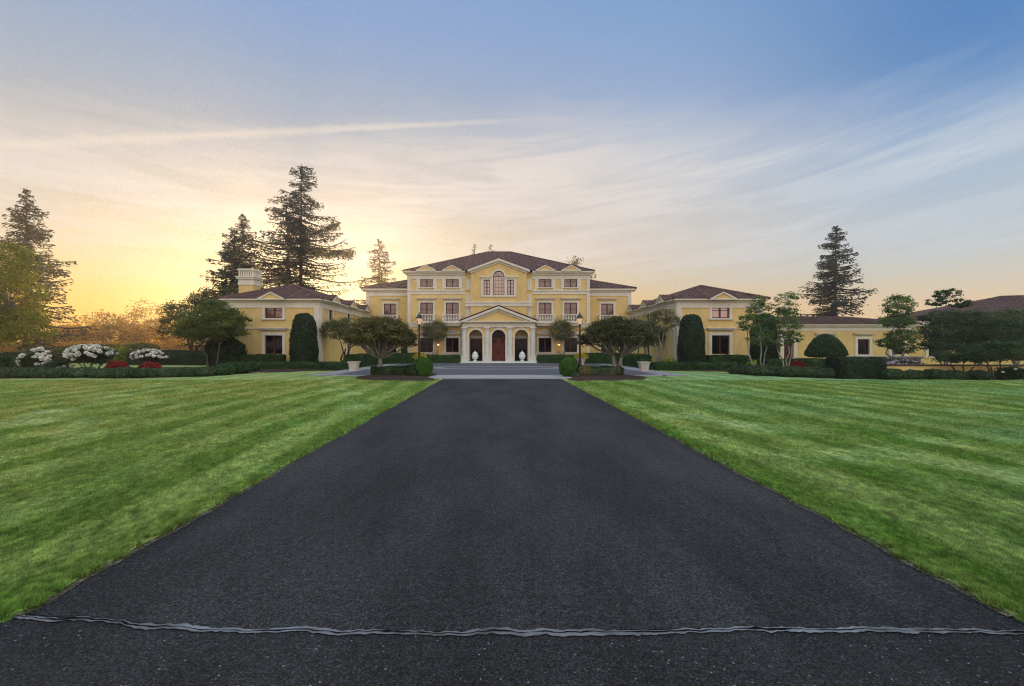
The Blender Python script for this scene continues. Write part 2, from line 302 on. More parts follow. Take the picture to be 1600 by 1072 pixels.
# ------------------------------------------------------------------ object helpers
def tag(o, label=None, cat=None, group=None, kind=None):
    if label: o['label'] = label
    if cat: o['category'] = cat
    if group: o['group'] = group
    if kind: o['kind'] = kind
    return o
def wloc(o):
    v = Vector((0, 0, 0))
    while o is not None: v += o.location; o = o.parent
    return v
def thing(name, loc, label, cat, group=None):
    o = bpy.data.objects.new(name, None); o.empty_display_size = 0.3; o.location = loc; col.objects.link(o)
    return tag(o, label, cat, group)
def link_mesh(name, V, faces, mat, parent=None, origin=None, smooth=False, keys=None):
    me = bpy.data.meshes.new(name)
    V = np.asarray(V, dtype=np.float64).reshape(-1, 3)
    if origin is None:
        origin = np.array([(V[:, 0].min()+V[:, 0].max())/2, (V[:, 1].min()+V[:, 1].max())/2, V[:, 2].min()])
    origin = np.asarray(origin, float)
    V = V - origin
    if isinstance(faces, np.ndarray):
        n, k = faces.shape
        me.vertices.add(len(V)); me.vertices.foreach_set('co', V.astype(np.float32).ravel())
        me.loops.add(n*k); me.loops.foreach_set('vertex_index', faces.astype(np.int32).ravel())
        me.polygons.add(n); me.polygons.foreach_set('loop_start', np.arange(0, n*k, k, dtype=np.int32))
        me.polygons.foreach_set('loop_total', np.full(n, k, dtype=np.int32))
        me.update(calc_edges=True)
    else:
        me.from_pydata([tuple(v) for v in V], [], faces)
    me.materials.append(mat)
    if smooth: me.polygons.foreach_set('use_smooth', [True]*len(me.polygons))
    o = bpy.data.objects.new(name, me); col.objects.link(o)
    o.parent = parent
    pl = wloc(parent) if parent is not None else Vector((0, 0, 0))
    o.location = Vector(origin) - pl
    return o
class MB:
    """collects shapes in a wall frame: u along the wall, v outwards, z up"""
    def __init__(s, O=(0, 0, 0), U=(1, 0, 0), N=(0, 1, 0)):
        s.V = []; s.Fc = []; s.O = Vector(O); s.U = Vector(U); s.N = Vector(N)
    def w(s, p): q = s.O + s.U*p[0] + s.N*p[1]; return (q.x, q.y, q.z + p[2])
    def poly(s, pts, faces):
        b = len(s.V); s.V += [s.w(p) for p in pts]; s.Fc += [tuple(b+i for i in f) for f in faces]; return s
    def box(s, u0, u1, v0, v1, z0, z1):
        return s.poly([(u0, v0, z0), (u1, v0, z0), (u1, v1, z0), (u0, v1, z0), (u0, v0, z1), (u1, v0, z1), (u1, v1, z1), (u0, v1, z1)],
                      [(0, 3, 2, 1), (4, 5, 6, 7), (0, 1, 5, 4), (1, 2, 6, 5), (2, 3, 7, 6), (3, 0, 4, 7)])
    def prism(s, poly, v0, v1):          # polygon in (u,z), from v0 to v1
        n = len(poly); pts = [(p[0], v0, p[1]) for p in poly] + [(p[0], v1, p[1]) for p in poly]
        f = [tuple(range(n)), tuple(range(2*n-1, n-1, -1))] + [(i, i+n, (i+1) % n+n, (i+1) % n) for i in range(n)]
        return s.poly(pts, f)
    def lathe(s, cu, cv, prof, n=12, z0=0, squ=False):
        b = len(s.V); k = len(prof)
        for r, z in prof:
            for i in range(n):
                a = 2*math.pi*(i+(0.5 if squ else 0))/n; rr = r*(math.sqrt(2) if squ else 1)
                s.V.append(s.w((cu+rr*math.cos(a), cv+rr*math.sin(a), z0+z)))
        for j in range(k-1):
            for i in range(n):
                s.Fc.append((b+j*n+i, b+j*n+(i+1) % n, b+(j+1)*n+(i+1) % n, b+(j+1)*n+i))
        s.Fc.append(tuple(b+i for i in range(n-1, -1, -1))); s.Fc.append(tuple(b+(k-1)*n+i for i in range(n)))
        return s
    def tube(s, path, rad, n=6):
        b = len(s.V); path = [Vector(p) for p in path]; k = len(path)
        for j, p in enumerate(path):
            d = (path[min(j+1, k-1)] - path[max(j-1, 0)]).normalized()
            a = d.cross(Vector((0.31, 0.17, 0.93)) if abs(d.z) < 0.9 else Vector((1, 0.1, 0))).normalized(); c = d.cross(a)
            r = rad[j] if isinstance(rad, (list, tuple)) else rad
            for i in range(n):
                t = 2*math.pi*i/n; q = p + a*(r*math.cos(t)) + c*(r*math.sin(t)); s.V.append(s.w(q))
        for j in range(k-1):
            for i in range(n): s.Fc.append((b+j*n+i, b+j*n+(i+1) % n, b+(j+1)*n+(i+1) % n, b+(j+1)*n+i))
        s.Fc.append(tuple(b+i for i in range(n-1, -1, -1))); s.Fc.append(tuple(b+(k-1)*n+i for i in range(n)))
        return s
    def build(s, name, mat, parent=None, origin=None, smooth=False):
        return link_mesh(name, s.V, s.Fc, mat, parent, origin, smooth)
def wall_panel(mb, u0, u1, z0, z1, holes, depth=0.28, v=0.0):
    us = sorted(set([u0, u1] + [h[0] for h in holes] + [h[1] for h in holes])); zs = sorted(set([z0, z1] + [h[2] for h in holes] + [h[3] for h in holes]))
    us = [u for u in us if u0 <= u <= u1]; zs = [z for z in zs if z0 <= z <= z1]
    for i in range(len(us)-1):
        for j in range(len(zs)-1):
            cu, cz = (us[i]+us[i+1])/2, (zs[j]+zs[j+1])/2
            if any(h[0] < cu < h[1] and h[2] < cz < h[3] for h in holes): continue
            mb.poly([(us[i], v, zs[j]), (us[i+1], v, zs[j]), (us[i+1], v, zs[j+1]), (us[i], v, zs[j+1])], [(0, 1, 2, 3)])
    for a, b, c, d in holes:
        mb.poly([(a, v, c), (a, v, d), (a, v-depth, d), (a, v-depth, c)], [(0, 1, 2, 3)])
        mb.poly([(b, v, c), (b, v, d), (b, v-depth, d), (b, v-depth, c)], [(3, 2, 1, 0)])
        mb.poly([(a, v, d), (b, v, d), (b, v-depth, d), (a, v-depth, d)], [(0, 1, 2, 3)])
        mb.poly([(a, v, c), (b, v, c), (b, v-depth, c), (a, v-depth, c)], [(3, 2, 1, 0)])
def arch_fill(mb, cu, zs, r, ztop, hw, v0, v1, n=16):
    """the masonry between a semicircular arch and the rectangle round it"""
    for i in range(n):
        a0, a1 = math.pi*i/n, math.pi*(i+1)/n
        p0, p1 = (cu+r*math.cos(a0), zs+r*math.sin(a0)), (cu+r*math.cos(a1), zs+r*math.sin(a1))
        q0, q1 = (cu+hw*(1-2*i/n), ztop), (cu+hw*(1-2*(i+1)/n), ztop)
        mb.poly([(p0[0], v0, p0[1]), (p1[0], v0, p1[1]), (q1[0], v0, q1[1]), (q0[0], v0, q0[1])], [(0, 1, 2, 3)])
        mb.poly([(p0[0], v0, p0[1]), (p1[0], v0, p1[1]), (p1[0], v1, p1[1]), (p0[0], v1, p0[1])], [(0, 1, 2, 3)])
    for s_ in (1, -1):
        mb.poly([(cu+s_*r, v0, zs), (cu+s_*hw, v0, zs), (cu+s_*hw, v0, ztop)], [(0, 1, 2)])
def arch_band(mb, cu, zs, r0, r1, v0, v1, n=18):
    for i in range(n):
        a0, a1 = math.pi*i/n, math.pi*(i+1)/n
        P = lambda r, a, v: (cu+r*math.cos(a), v, zs+r*math.sin(a))
        mb.poly([P(r0, a0, v0), P(r1, a0, v0), P(r1, a1, v0), P(r0, a1, v0), P(r0, a0, v1), P(r1, a0, v1), P(r1, a1, v1), P(r0, a1, v1)],
                [(0, 1, 2, 3), (4, 7, 6, 5), (1, 5, 6, 2), (0, 3, 7, 4)])

# roofs: flat plane plus half round tile rows running down the slope
def roof_plane(mb, poly, pitch=0.42, rr=0.075):
    P = [Vector(p) for p in poly]; n = (P[1]-P[0]).cross(P[2]-P[0]).normalized()
    if n.z < 0: P = P[::-1]; n = -n
    b = len(mb.V); mb.V += [tuple(p) for p in P]; mb.Fc.append(tuple(b+i for i in range(len(P))))
    ev = Vector((0, 0, 1)).cross(n).normalized(); dn = n.cross(ev).normalized()
    if dn.z > 0: dn = -dn
    o = P[0]; pts = [((p-o).dot(ev), (p-o).dot(dn)) for p in P]
    s0, s1 = min(p[0] for p in pts), max(p[0] for p in pts)
    k = int((s1-s0)/pitch)
    for i in range(k):
        s_ = s0 + (i+0.5)*(s1-s0)/k; ts = []
        for j in range(len(pts)):
            a, c = pts[j], pts[(j+1) % len(pts)]
            if (a[0]-s_)*(c[0]-s_) < 0: ts.append(a[1] + (c[1]-a[1])*(s_-a[0])/(c[0]-a[0]))
        if len(ts) < 2 or max(ts)-min(ts) < 0.15: continue
        t0, t1 = min(ts), max(ts)+0.03; b = len(mb.V)
        for t in (t0, t1):
            for q in range(5):
                a = math.pi*q/4; pt = o + ev*(s_+rr*1.3*math.cos(a)) + dn*t + n*(rr*math.sin(a)+0.004); mb.V.append(tuple(pt))
        for q in range(4): mb.Fc.append((b+q, b+q+1, b+5+q+1, b+5+q))
        mb.Fc.append((b+5, b+6, b+7, b+8, b+9))
def ridge_line(mb, a, b_, r=0.12):
    t = MB(); t.tube([Vector(a), Vector(b_)], r, 6); b = len(mb.V); mb.V += t.V; mb.Fc += [tuple(b+i for i in f) for f in t.Fc]
def hip_roof(mb, x0, x1, y0, y1, z, slope, along=None, skip=()):
    w, d = x1-x0, y1-y0
    if w <= d:
        h = slope*w/2; r0 = ((x0+x1)/2, y0+w/2, z+h); r1 = ((x0+x1)/2, y1-w/2, z+h)
        A, B, C, D = (x0, y0, z), (x1, y0, z), (x1, y1, z), (x0, y1, z)
        pl = [[A, B, r0], [B, C, r1, r0], [C, D, r1], [D, A, r0, r1]]
    else:
        h = slope*d/2; r0 = (x0+d/2, (y0+y1)/2, z+h); r1 = (x1-d/2, (y0+y1)/2, z+h)
        A, B, C, D = (x0, y0, z), (x1, y0, z), (x1, y1, z), (x0, y1, z)
        pl = [[A, B, r1, r0], [B, C, r1], [C, D, r0, r1], [D, A, r0]]
    for p in pl: roof_plane(mb, p)
    hips = [(A, r0), (B, r1 if w > d else r0), (C, r1), (D, r0 if w > d else r1), (r0, r1)]
    for a, b_ in hips: ridge_line(mb, a, b_)

# windows -----------------------------------------------------------
def window(house, fr, cu, z0, z1, w, glassmat, sur=0.22, lintel=None, sill=True, rows=2, pediment=False, bar=0.055, sashes=2, surmat='stone', name='window'):
    O, U, N = fr; h = w/2
    m = MB(O, U, N)                                      # sash: outer frame, meeting stile, glazing bars
    f = 0.085; v0, v1 = -0.20, -0.10
    m.box(cu-h, cu-h+f, v0, v1, z0, z1).box(cu+h-f, cu+h, v0, v1, z0, z1).box(cu-h+f, cu+h-f, v0, v1, z1-f, z1).box(cu-h+f, cu+h-f, v0, v1, z0, z0+f)
    if sashes == 2: m.box(cu-0.07, cu+0.07, v0, v1-0.01, z0+f, z1-f)
    xs = [-1, 1] if sashes == 2 else [0]
    for j in range(1, rows):
        z = z0 + (z1-z0)*j/rows; m.box(cu-h+f, cu+h-f, v0+0.02, v1-0.03, z-bar/2, z+bar/2)
    win = m.build(name, M['sash'], house)
    p = MB(O, U, N); p.box(cu-h+0.02, cu+h-0.02, -0.19, -0.17, z0+0.02, z1-0.02); p.build('pane', glassmat, win)
    s = MB(O, U, N)
    if sur:
        s.box(cu-h-sur, cu-h, 0.002, 0.07, z0-0.02, z1).box(cu+h, cu+h+sur, 0.002, 0.07, z0-0.02, z1).box(cu-h-sur, cu+h+sur, 0.002, 0.072, z1, z1+sur)
        if sill: s.box(cu-h-sur-0.08, cu+h+sur+0.08, 0.002, 0.16, z0-0.16, z0-0.02)
        s.build('surround', M[surmat], win)
    if lintel:
        l = MB(O, U, N); lz = lintel
        l.box(cu-h-sur-0.18, cu+h+sur+0.18, 0.004, 0.26, lz+0.08, lz+0.18).box(cu-h-sur-0.10, cu+h+sur+0.10, 0.004, 0.18, lz, lz+0.08)
        l.box(cu-h-sur-0.22, cu+h+sur+0.22, 0.004, 0.30, lz+0.18, lz+0.215)
        l.build('lintel', M['trim'], win)
    return win
def balustrade(house, fr, cu, zb, zt, w, proj, slab=None, name='balcony', n=None):
    O, U, N = fr; h = w/2; m = MB(O, U, N); pr = proj
    m.box(cu-h, cu+h, pr-0.16, pr, zt-0.11, zt).box(cu-h, cu+h, pr-0.16, pr, zb, zb+0.09)
    for s in (-1, 1): m.box(cu+s*(h-0.10)-0.11, cu+s*(h-0.10)+0.11, pr-0.18, pr+0.02, zb, zt+0.03)
    if slab:
        for s in (-1, 1):
            m.box(cu+s*(h-0.08)-0.08, cu+s*(h-0.08)+0.08, 0, pr-0.18, zt-0.11, zt)
        m.box(cu-h-0.06, cu+h+0.06, 0.003, pr+0.06, zb-slab*0.45, zb)
        m.box(cu-h+0.06, cu+h-0.06, 0.003, pr-0.10, zb-slab, zb-slab*0.45)
    k = n or int((w-0.5)/0.22)
    hh = zt-0.11-(zb+0.09)
    for i in range(k):
        u = cu-h+0.25+(w-0.5)*(i+0.5)/k
        m.lathe(u, pr-0.08, [(0.055, 0), (0.04, hh*.12), (0.075, hh*.35), (0.04, hh*.72), (0.06, hh*.9), (0.05, hh)], 8, zb+0.09)
    o = m.build(name, M['stone'], house)
    return o
def dormer(house, fr, cu, z, hw, h, depth, slope=0.4):
    """pediment rising from the cornice over a window, with a small tiled roof running back"""
    O, U, N = fr; v = 0.66
    m = MB(O, U, N)
    m.prism([(cu-hw+0.12, z+0.06), (cu+hw-0.12, z+0.06), (cu, z+h-0.06)], 0.10, 0.56)
    o = m.build('pediment', M['wall'], house)
    c = MB(O, U, N); t = 0.13
    c.box(cu-hw, cu+hw, 0.05, v, z-0.03, z+0.075)
    for s in (-1, 1):
        c.prism([(cu+s*(hw+0.06), z+0.07), (cu+s*(hw-0.30), z+0.07), (cu, z+h-0.02), (cu, z+h+t)], 0.05, v)
    c.build('cornice', M['stone'], o)
    r = MB(); q = MB(O, U, N)
    zt = z+h+t+0.02; ze = z+0.10
    for s in (-1, 1):
        a = [q.w((cu, v+0.02, zt)), q.w((cu+s*(hw+0.1), v+0.02, ze)), q.w((cu+s*(hw+0.1), -0.1, ze)), q.w((cu, -depth, zt))]
        roof_plane(r, a, 0.3, 0.05)
    r.build('roof', M['roof'], o)
def cornice(mb, u0, u1, z, steps, ends=0.0):
    """stack of (height, projection) boxes from z upwards"""
    for hgt, pr in steps:
        mb.box(u0-pr*ends, u1+pr*ends, 0.0, pr, z, z+hgt); z += hgt
    return z

# ------------------------------------------------------------------ THE MAIN HOUSE
YF = 58.0; S = YF/F; CX = (779.2-VX)*S
def Z(py, s=S): return CAMH+(VY-py)*s
main = thing('mansion', (CX, YF, 0), 'yellow three-storey mansion with white trim, arched portico and brown tiled hip roof', 'mansion')
FR = ((CX, YF, 0), (1, 0, 0), (0, -1, 0))
HW = 142.3*S; DEP = 19.5
rowA = (Z(448.8), Z(431)); rowB = (Z(503), Z(472.9)); rowC = (Z(550.5), Z(528)); ww = 20*S
cols = [-112.5*S, -72.4*S, 72.4*S, 112.5*S]
holes = [(c-ww/2, c+ww/2, a, b) for c in cols for a, b in (rowA, rowB, rowC)]
CB = 43.4*S
w = MB(*FR)
ztop = Z(425.5)
wall_panel(w, -HW, HW, 0, ztop, [h for h in holes if h[1] < -CB or h[0] > CB])
w.poly([(-HW, 0, 0), (-HW, -DEP, 0), (-HW, -DEP, ztop), (-HW, 0, ztop)], [(0, 1, 2, 3)])
w.poly([(HW, 0, 0), (HW, -DEP, 0), (HW, -DEP, ztop), (HW, 0, ztop)], [(3, 2, 1, 0)])
w.poly([(-HW, -DEP, 0), (HW, -DEP, 0), (HW, -DEP, ztop), (-HW, -DEP, ztop)], [(0, 1, 2, 3)])
# centre bay, projecting, with its gable and the arched triple window
bp = 0.62; pr_ = 8.8*S; zsp = Z(433.2)
ph = [(-23.3*S, -13.2*S, Z(461.5), Z(438.3)), (13.2*S, 23.3*S, Z(461.5), Z(438.3)), (-pr_, pr_, Z(461.5), zsp+pr_)]
gz = Z(425); ga = Z(409.5)
wall_panel(w, -CB, CB, 0, gz, ph[:2] + [(-pr_, pr_, Z(461.5), gz)], 0.28, bp)
arch_fill(w, 0, zsp, pr_, gz, pr_, bp, bp-0.28)
w.poly([(-CB, bp, gz), (CB, bp, gz), (0, bp, ga)], [(0, 1, 2)])
w.poly([(-CB, bp, 0), (-CB, 0, 0), (-CB, 0, gz), (-CB, bp, gz)], [(0, 1, 2, 3)]); w.poly([(CB, bp, 0), (CB, 0, 0), (CB, 0, gz), (CB, bp, gz)], [(3, 2, 1, 0)])
w.build('wall', M['wall'], main, (CX, YF, 0))
# side sections (two storeys)
YS = 59.5; S2 = YS/F
def Z2(py): return CAMH+(VY-py)*S2
SO = 207*S2
zs2 = Z2(451)
for sgn in (-1, 1):
    FS = ((CX, YS, 0), (1, 0, 0), (0, -1, 0))
    m = MB(*FS); c0 = 169.5*S2*sgn
    hl = [(c0-9.7*S2, c0+9.7*S2, Z2(503), Z2(474.5)), (c0-9.7*S2, c0+9.7*S2, Z2(551), Z2(528))]
    a, b = sorted((sgn*HW, sgn*SO)); wall_panel(m, a, b, 0, zs2, hl)
    e = sgn*SO
    m.poly([(e, 0, 0), (e, -12, 0), (e, -12, zs2), (e, 0, zs2)], [(0, 1, 2, 3)]); m.poly([(a, -12, 0), (b, -12, 0), (b, -12, zs2), (a, -12, zs2)], [(0, 1, 2, 3)])
    sw = m.build('wall', M['wall'], main)
    t = MB(*FS)
    z = Z2(462.5)
    t.box(a, b, 0.002, 0.05, z+0.12, zs2-0.42); t.box(a, b, 0.002, 0.085, z, z+0.12)
    t.box(a-0.4*(sgn < 0), b+0.4*(sgn > 0), 0.002, 0.22, zs2-0.42, zs2-0.26); t.box(a-0.55*(sgn < 0), b+0.55*(sgn > 0), 0.002, 0.42, zs2-0.26, zs2-0.02)
    t.box(e-0.45 if sgn > 0 else e, e if sgn > 0 else e+0.45, 0.003, 0.10, 0, z)
    t.box(*(sorted((e, e+sgn*0.42))), -12, 0.0, zs2-0.26, zs2-0.02)
    t.build('cornice', M['stone'], main)
    window(main, FS, c0, hl[0][2], hl[0][3], 19.4*S2, M['glass_curtain'], lintel=Z2(468.5), rows=3)
    window(main, FS, c0, hl[1][2], hl[1][3], 19.4*S2, M['glass_dark'], lintel=None, rows=1)
    balustrade(main, FS, c0, Z2(503)-0.04, Z2(492.5), 28*S2, 0.75, 0.4, n=9)
    balustrade(main, FS, c0, Z2(558), Z2(551.6), 28*S2, 0.30, None, 'balustrade', n=9)
    # low hip roof leaning on the main block
    r = MB(); X = lambda u: CX+u
    ex = X(SO*sgn)+0.55*sgn; ix = X(HW*sgn); y0 = YS-0.5; d = abs(ex-ix); sl = 0.34; zz = zs2+0.02
    P1 = (ex, y0, zz); P2 = (ix, y0, zz); P3 = (ix, y0+d, zz+sl*d); P4 = (ex, y0+13, zz); P5 = (ix, y0+13, zz+sl*d)
    roof_plane(r, [P1, P2, P3]); roof_plane(r, [P1, P3, P5, P4]); ridge_line(r, P1, P3)
    r.build('roof', M['roof'], main)
# trim of the main block
for s in (-1, 1):
    t = MB(*FR)
    a, b = sorted((s*(CB+9*S), s*HW)); zc = Z(431)
    # top entablature broken by the window heads
    for (u0, u1) in ((a, b),):
        t.box(u0, u1, 0.002, 0.06, Z(436.2), Z(430.2))
        t.box(u0-0.05, u1+(0.25 if s > 0 else 0)+0.05, 0.001, 0.20, Z(430.2), Z(428.2))
        t.box(u0-(0.3 if s < 0 else 0), u1+(0.3 if s > 0 else 0), 0.001, 0.34, Z(428.2), Z(426.8))
        t.box(u0-(0.5 if s < 0 else 0), u1+(0.5 if s > 0 else 0), 0.001, 0.52, Z(426.8), Z(424.2))
    # belt under the attic
    t.box(a, b, 0.002, 0.07, Z(459.8), Z(455.0)); t.box(a-0.03, b+0.03, 0.001, 0.16, Z(455.0), Z(453.2))
    # belt at the first floor
    t.box(a-0.02, b+0.02, 0.001, 0.13, Z(505.6), Z(504.2)); t.box(a, b, 0.002, 0.06, Z(511.0), Z(505.6))
    # corner and bay pilasters
    for cu, hw_ in ((s*(HW-0.19), 0.19), (s*(CB+4.3*S), 0.31)):
        t.box(cu-hw_, cu+hw_, 0.003, 0.09, Z(453.2), Z(436.2)); t.box(cu-hw_, cu+hw_, 0.003, 0.09, 0.0 if abs(cu) > HW-1 else 0.5, Z(459.8))
        t.box(cu-hw_-0.05, cu+hw_+0.05, 0.003, 0.12, 0, 0.35)
    # attic window piers joining the entablature
    for c in (72.4*S, 112.5*S):
        for q in (-1, 1):
            cc = s*c+q*(ww/2+0.30); t.box(cc-0.16, cc+0.16, 0.004, 0.085, Z(453.2), Z(430.2))
    t.build('cornice', M['stone'], main)
# side faces of eaves
for s in (-1, 1):
    t = MB(*FR); a, b = sorted((s*HW, s*(HW+0.5))); t.box(a, b, -DEP, 0.0, Z(426.8), Z(424.2)); a, b = sorted((s*HW, s*(HW+0.06))); t.box(a, b, -DEP, 0.0, Z(436), Z(426.8))
    t.build('eave', M['stone'], main)
# bay trim: raking gable cornice and horizontal bands
t = MB(*FR); eh = CB+0.35; g0 = gz-0.02
for s in (-1, 1):
    t.prism([(s*eh, g0-0.12), (s*eh, g0+0.16), (0, ga+0.30), (0, ga+0.02)], 0.0, bp+0.38)
    t.prism([(s*(eh-0.3), g0-0.28), (s*(eh-0.3), g0-0.05), (0, ga+0.01), (0, ga-0.20)], 0.0, bp+0.16)
t.box(-CB-9*S, CB+9*S, bp+0.001, bp+0.14, Z(474.2), Z(472.0)); t.box(-CB-9*S, CB+9*S, bp+0.001, bp+0.07, Z(479.2), Z(474.2))
t.build('gable_cornice', M['stone'], main)
r = MB(); q = MB(*FR)
for s in (-1, 1):
    zt = ga+0.33; ze = g0+0.18
    roof_plane(r, [q.w((0, bp+0.42, zt)), q.w((s*(eh+0.05), bp+0.42, ze)), q.w((s*(eh+0.05), -1.0, ze)), q.w((0, -4.5, zt))])
r.build('roof', M['roof'], main)
# windows of the main block
for c in cols:
    window(main, FR, c, rowA[0], rowA[1], ww, M['glass_curtain'], sur=0.16, rows=2)
    window(main, FR, c, rowB[0], rowB[1], ww, M['glass_curtain'], lintel=Z(468.2), rows=3)
    balustrade(main, FR, c, Z(503.2), Z(491.5), 28.6*S, 0.85, 0.5, n=9)
    wn = window(main, FR, c, rowC[0], rowC[1], ww, M['glass_dark'], sur=0.24, rows=1, surmat='stone')
    k = MB(*FR); hp = 11.5*S
    k.box(c-hp-0.15, c+hp+0.15, 0.003, 0.24, Z(522.6), Z(521.3))
    for s in (-1, 1): k.prism([(c+s*(hp+0.15), Z(521.3)), (c+s*(hp-0.25), Z(521.3)), (c, Z(516.8)), (c, Z(515.0))], 0.003, 0.24)
    k.prism([(c-hp+0.1, Z(521.3)), (c+hp-0.1, Z(521.3)), (c, Z(517.4))], 0.003, 0.07)
    k.build('window_pediment', M['trim'], wn)
    balustrade(main, FR, c, Z(557.5), Z(551.2), 29*S, 0.35, None, 'balustrade', n=9)
    dormer(main, FR, c, Z(424.2), 15.5*S, 0.60, 2.2)
# arched triple window
FB = ((CX, YF-bp, 0), (1, 0, 0), (0, -1, 0))
def arched_window(parent, FRm, cu, zb, zsp, r, mat, rows, colsn, fan=6, name='arched_window'):
    m = MB(*FRm); f = 0.09
    m.box(cu-r, cu-r+f, -0.2, -0.08, zb, zsp).box(cu+r-f, cu+r, -0.2, -0.08, zb, zsp).box(cu-r+f, cu+r-f, -0.2, -0.08, zb, zb+f)
    arch_band(m, cu, zsp, r-f, r, -0.2, -0.08); m.box(cu-r+f, cu+r-f, -0.18, -0.1, zsp-0.035, zsp+0.035)
    for i in range(1, colsn): u = cu-r+2*r*i/colsn; m.box(u-0.02, u+0.02, -0.18, -0.12, zb+f, zsp-0.035)
    for j in range(1, rows): z = zb+(zsp-zb)*j/rows; m.box(cu-r+f, cu+r-f, -0.17, -0.13, z-0.018, z+0.018)
    for i in range(1, fan):
        a = math.pi*i/fan; m.tube([(cu+0.25*r*math.cos(a), -0.14, zsp+0.25*r*math.sin(a)), (cu+(r-f)*math.cos(a), -0.14, zsp+(r-f)*math.sin(a))], 0.02, 4)
    arch_band(m, cu, zsp, 0.22*r, 0.27*r, -0.17, -0.12, 10); arch_band(m, cu, zsp, 0.60*r, 0.64*r, -0.17, -0.12, 14)
    o = m.build(name, M['sash'], parent)
    g = MB(*FRm); pts = [(cu-r+.02, zb+.02), (cu+r-.02, zb+.02)] + [(cu+(r-.02)*math.cos(math.pi*i/16), zsp+(r-.02)*math.sin(math.pi*i/16)) for i in range(17)]
    g.prism(pts, -0.19, -0.165); g.build('pane', mat, o)
    return o
aw = arched_window(main, FB, 0, Z(461.5), zsp, pr_, M['glass_bright'], 5, 4)
for s in (-1, 1): window(main, FB, s*18.25*S, Z(461.5), Z(438.3), 10.1*S, M['glass_bright'], sur=0, rows=4, sashes=2, bar=0.035)
t = MB(*FB); e1 = 27.5*S; t.box(-e1, e1, 0.002, 0.10, Z(464.8), Z(461.5))
for a, b in ((-27.5, -23.3), (-13.2, -8.8), (8.8, 13.2), (23.3, 27.5)): t.box(a*S, b*S, 0.002, 0.08, Z(461.5), Z(438.3))
for s in (-1, 1):
    a, b = sorted((s*10.6*S, s*27.5*S)); t.box(a, b, 0.002, 0.09, Z(438.3), Z(435.2)); a, b = sorted((s*11.0*S, s*29*S)); t.box(a, b, 0.002, 0.24, Z(435.2), Z(433.4))
    a, b = sorted((s*8.8*S, s*10.8*S)); t.box(a, b, 0.002, 0.085, Z(438.3), zsp)
arch_band(t, 0, zsp, pr_, pr_+2.3*S, 0.002, 0.12)
t.build('surround', M['stone'], aw)
# big hip roof
r = MB(); hip_roof(r, CX-HW-0.5, CX+HW+0.5, YF-0.55, YF+DEP+0.5, Z(424.2)+0.01, 0.43)
r.build('roof', M['roof'], main)
bx = MB(); bx.box(CX-HW-0.2, CX-HW+3.2, YF+5, YF+9, 9, Z(424)+1.0*1.15); bx.build('parapet', M['wall'], main)

# ---- portico
YP = 55.4; SP = YP/F
def ZP(py): return CAMH+(VY-py)*SP
FP = ((CX, YP, 0), (1, 0, 0), (0, -1, 0))
pd = YF-bp-YP
# steps
st = MB(*FP); st.box(-60.5*SP, 60.5*SP, -pd, 0.75, 0.0, 0.12); st.build('step', M['column'], main)
st = MB(*FP); st.box(-58.5*SP, 58.5*SP, -pd, 0.42, 0.121, 0.26); st.build('step', M['column'], main)
# columns
colx = [-53.6*SP, -17.9*SP, 17.9*SP, 53.6*SP]
for c in colx:
    m = MB(*FP); k = 0.25; zc0, zc1 = 0.26, ZP(511.5)
    m.box(c-0.42, c+0.42, -0.62, 0.22, zc0, zc0+0.16).box(c-0.36, c+0.36, -0.56, 0.16, zc0+0.16, zc0+0.66).box(c-0.39, c+0.39, -0.58, 0.18, zc0+0.66, zc0+0.73)
    zz = zc0+0.73; seg = (zc1-0.34-zz)/3
    for i in range(3): m.lathe(c, -0.19, [(0.30-i*0.008, 0), (0.31-i*0.008, 0.02), (0.31-i*0.012, seg-0.03), (0.295-i*0.01, seg)], 24, zz+i*seg)
    m.lathe(c, -0.19, [(0.30, 0), (0.34, 0.05), (0.30, 0.08), (0.34, 0.20)], 24, zc1-0.34)
    m.box(c-0.40, c+0.40, -0.60, 0.20, zc1-0.14, zc1)
    m.build('column', M['column'], main)
# arcade wall
m = MB(*FP); ar = 10.6*SP; zs_ = ZP(525.8); acs = [-35.75*SP, 0, 35.75*SP]; wtp = ZP(511.5)
edges = [-53.6*SP, -17.9*SP, 17.9*SP, 53.6*SP]
for i, ac in enumerate(acs):
    wall_panel(m, edges[i], edges[i+1], 0.26, wtp, [(ac-ar, ac+ar, 0.26, wtp)], 0.30, -0.06)
    arch_fill(m, ac, zs_, ar, wtp, ar, -0.06, -0.36)
m.build('arcade_wall', M['wall'], main)
for ac in acs:
    m = MB(*FP); arch_band(m, ac, zs_, ar, ar+0.20, -0.055, 0.03)
    for s in (-1, 1):
        a, b = sorted((ac+s*ar, ac+s*(ar+0.20))); m.box(a, b, -0.055, 0.02, 0.26, zs_-0.12); a, b = sorted((ac+s*(ar-0.03), ac+s*(ar+0.25))); m.box(a, b, -0.36, 0.06, zs_-0.12, zs_)
    m.prism([(ac-0.08, zs_+ar-0.02), (ac+0.08, zs_+ar-0.02), (ac+0.12, zs_+ar+0.26), (ac-0.12, zs_+ar+0.26)], -0.05, 0.10)
    m.build('archivolt', M['stone'], main)
# side walls, ceiling
for s in (-1, 1):
    m = MB(*FP); a, b = sorted((s*55.5*SP, s*(55.5*SP-0.25))); m.box(a, b, -pd, -0.62, 0.26, wtp)
    m.build('portico_side_wall', M['wall'], main)
m = MB(*FP); m.box(-57*SP, 57*SP, -pd, -0.36, wtp-0.06, wtp-0.002); m.build('portico_ceiling', M['stone'], main)
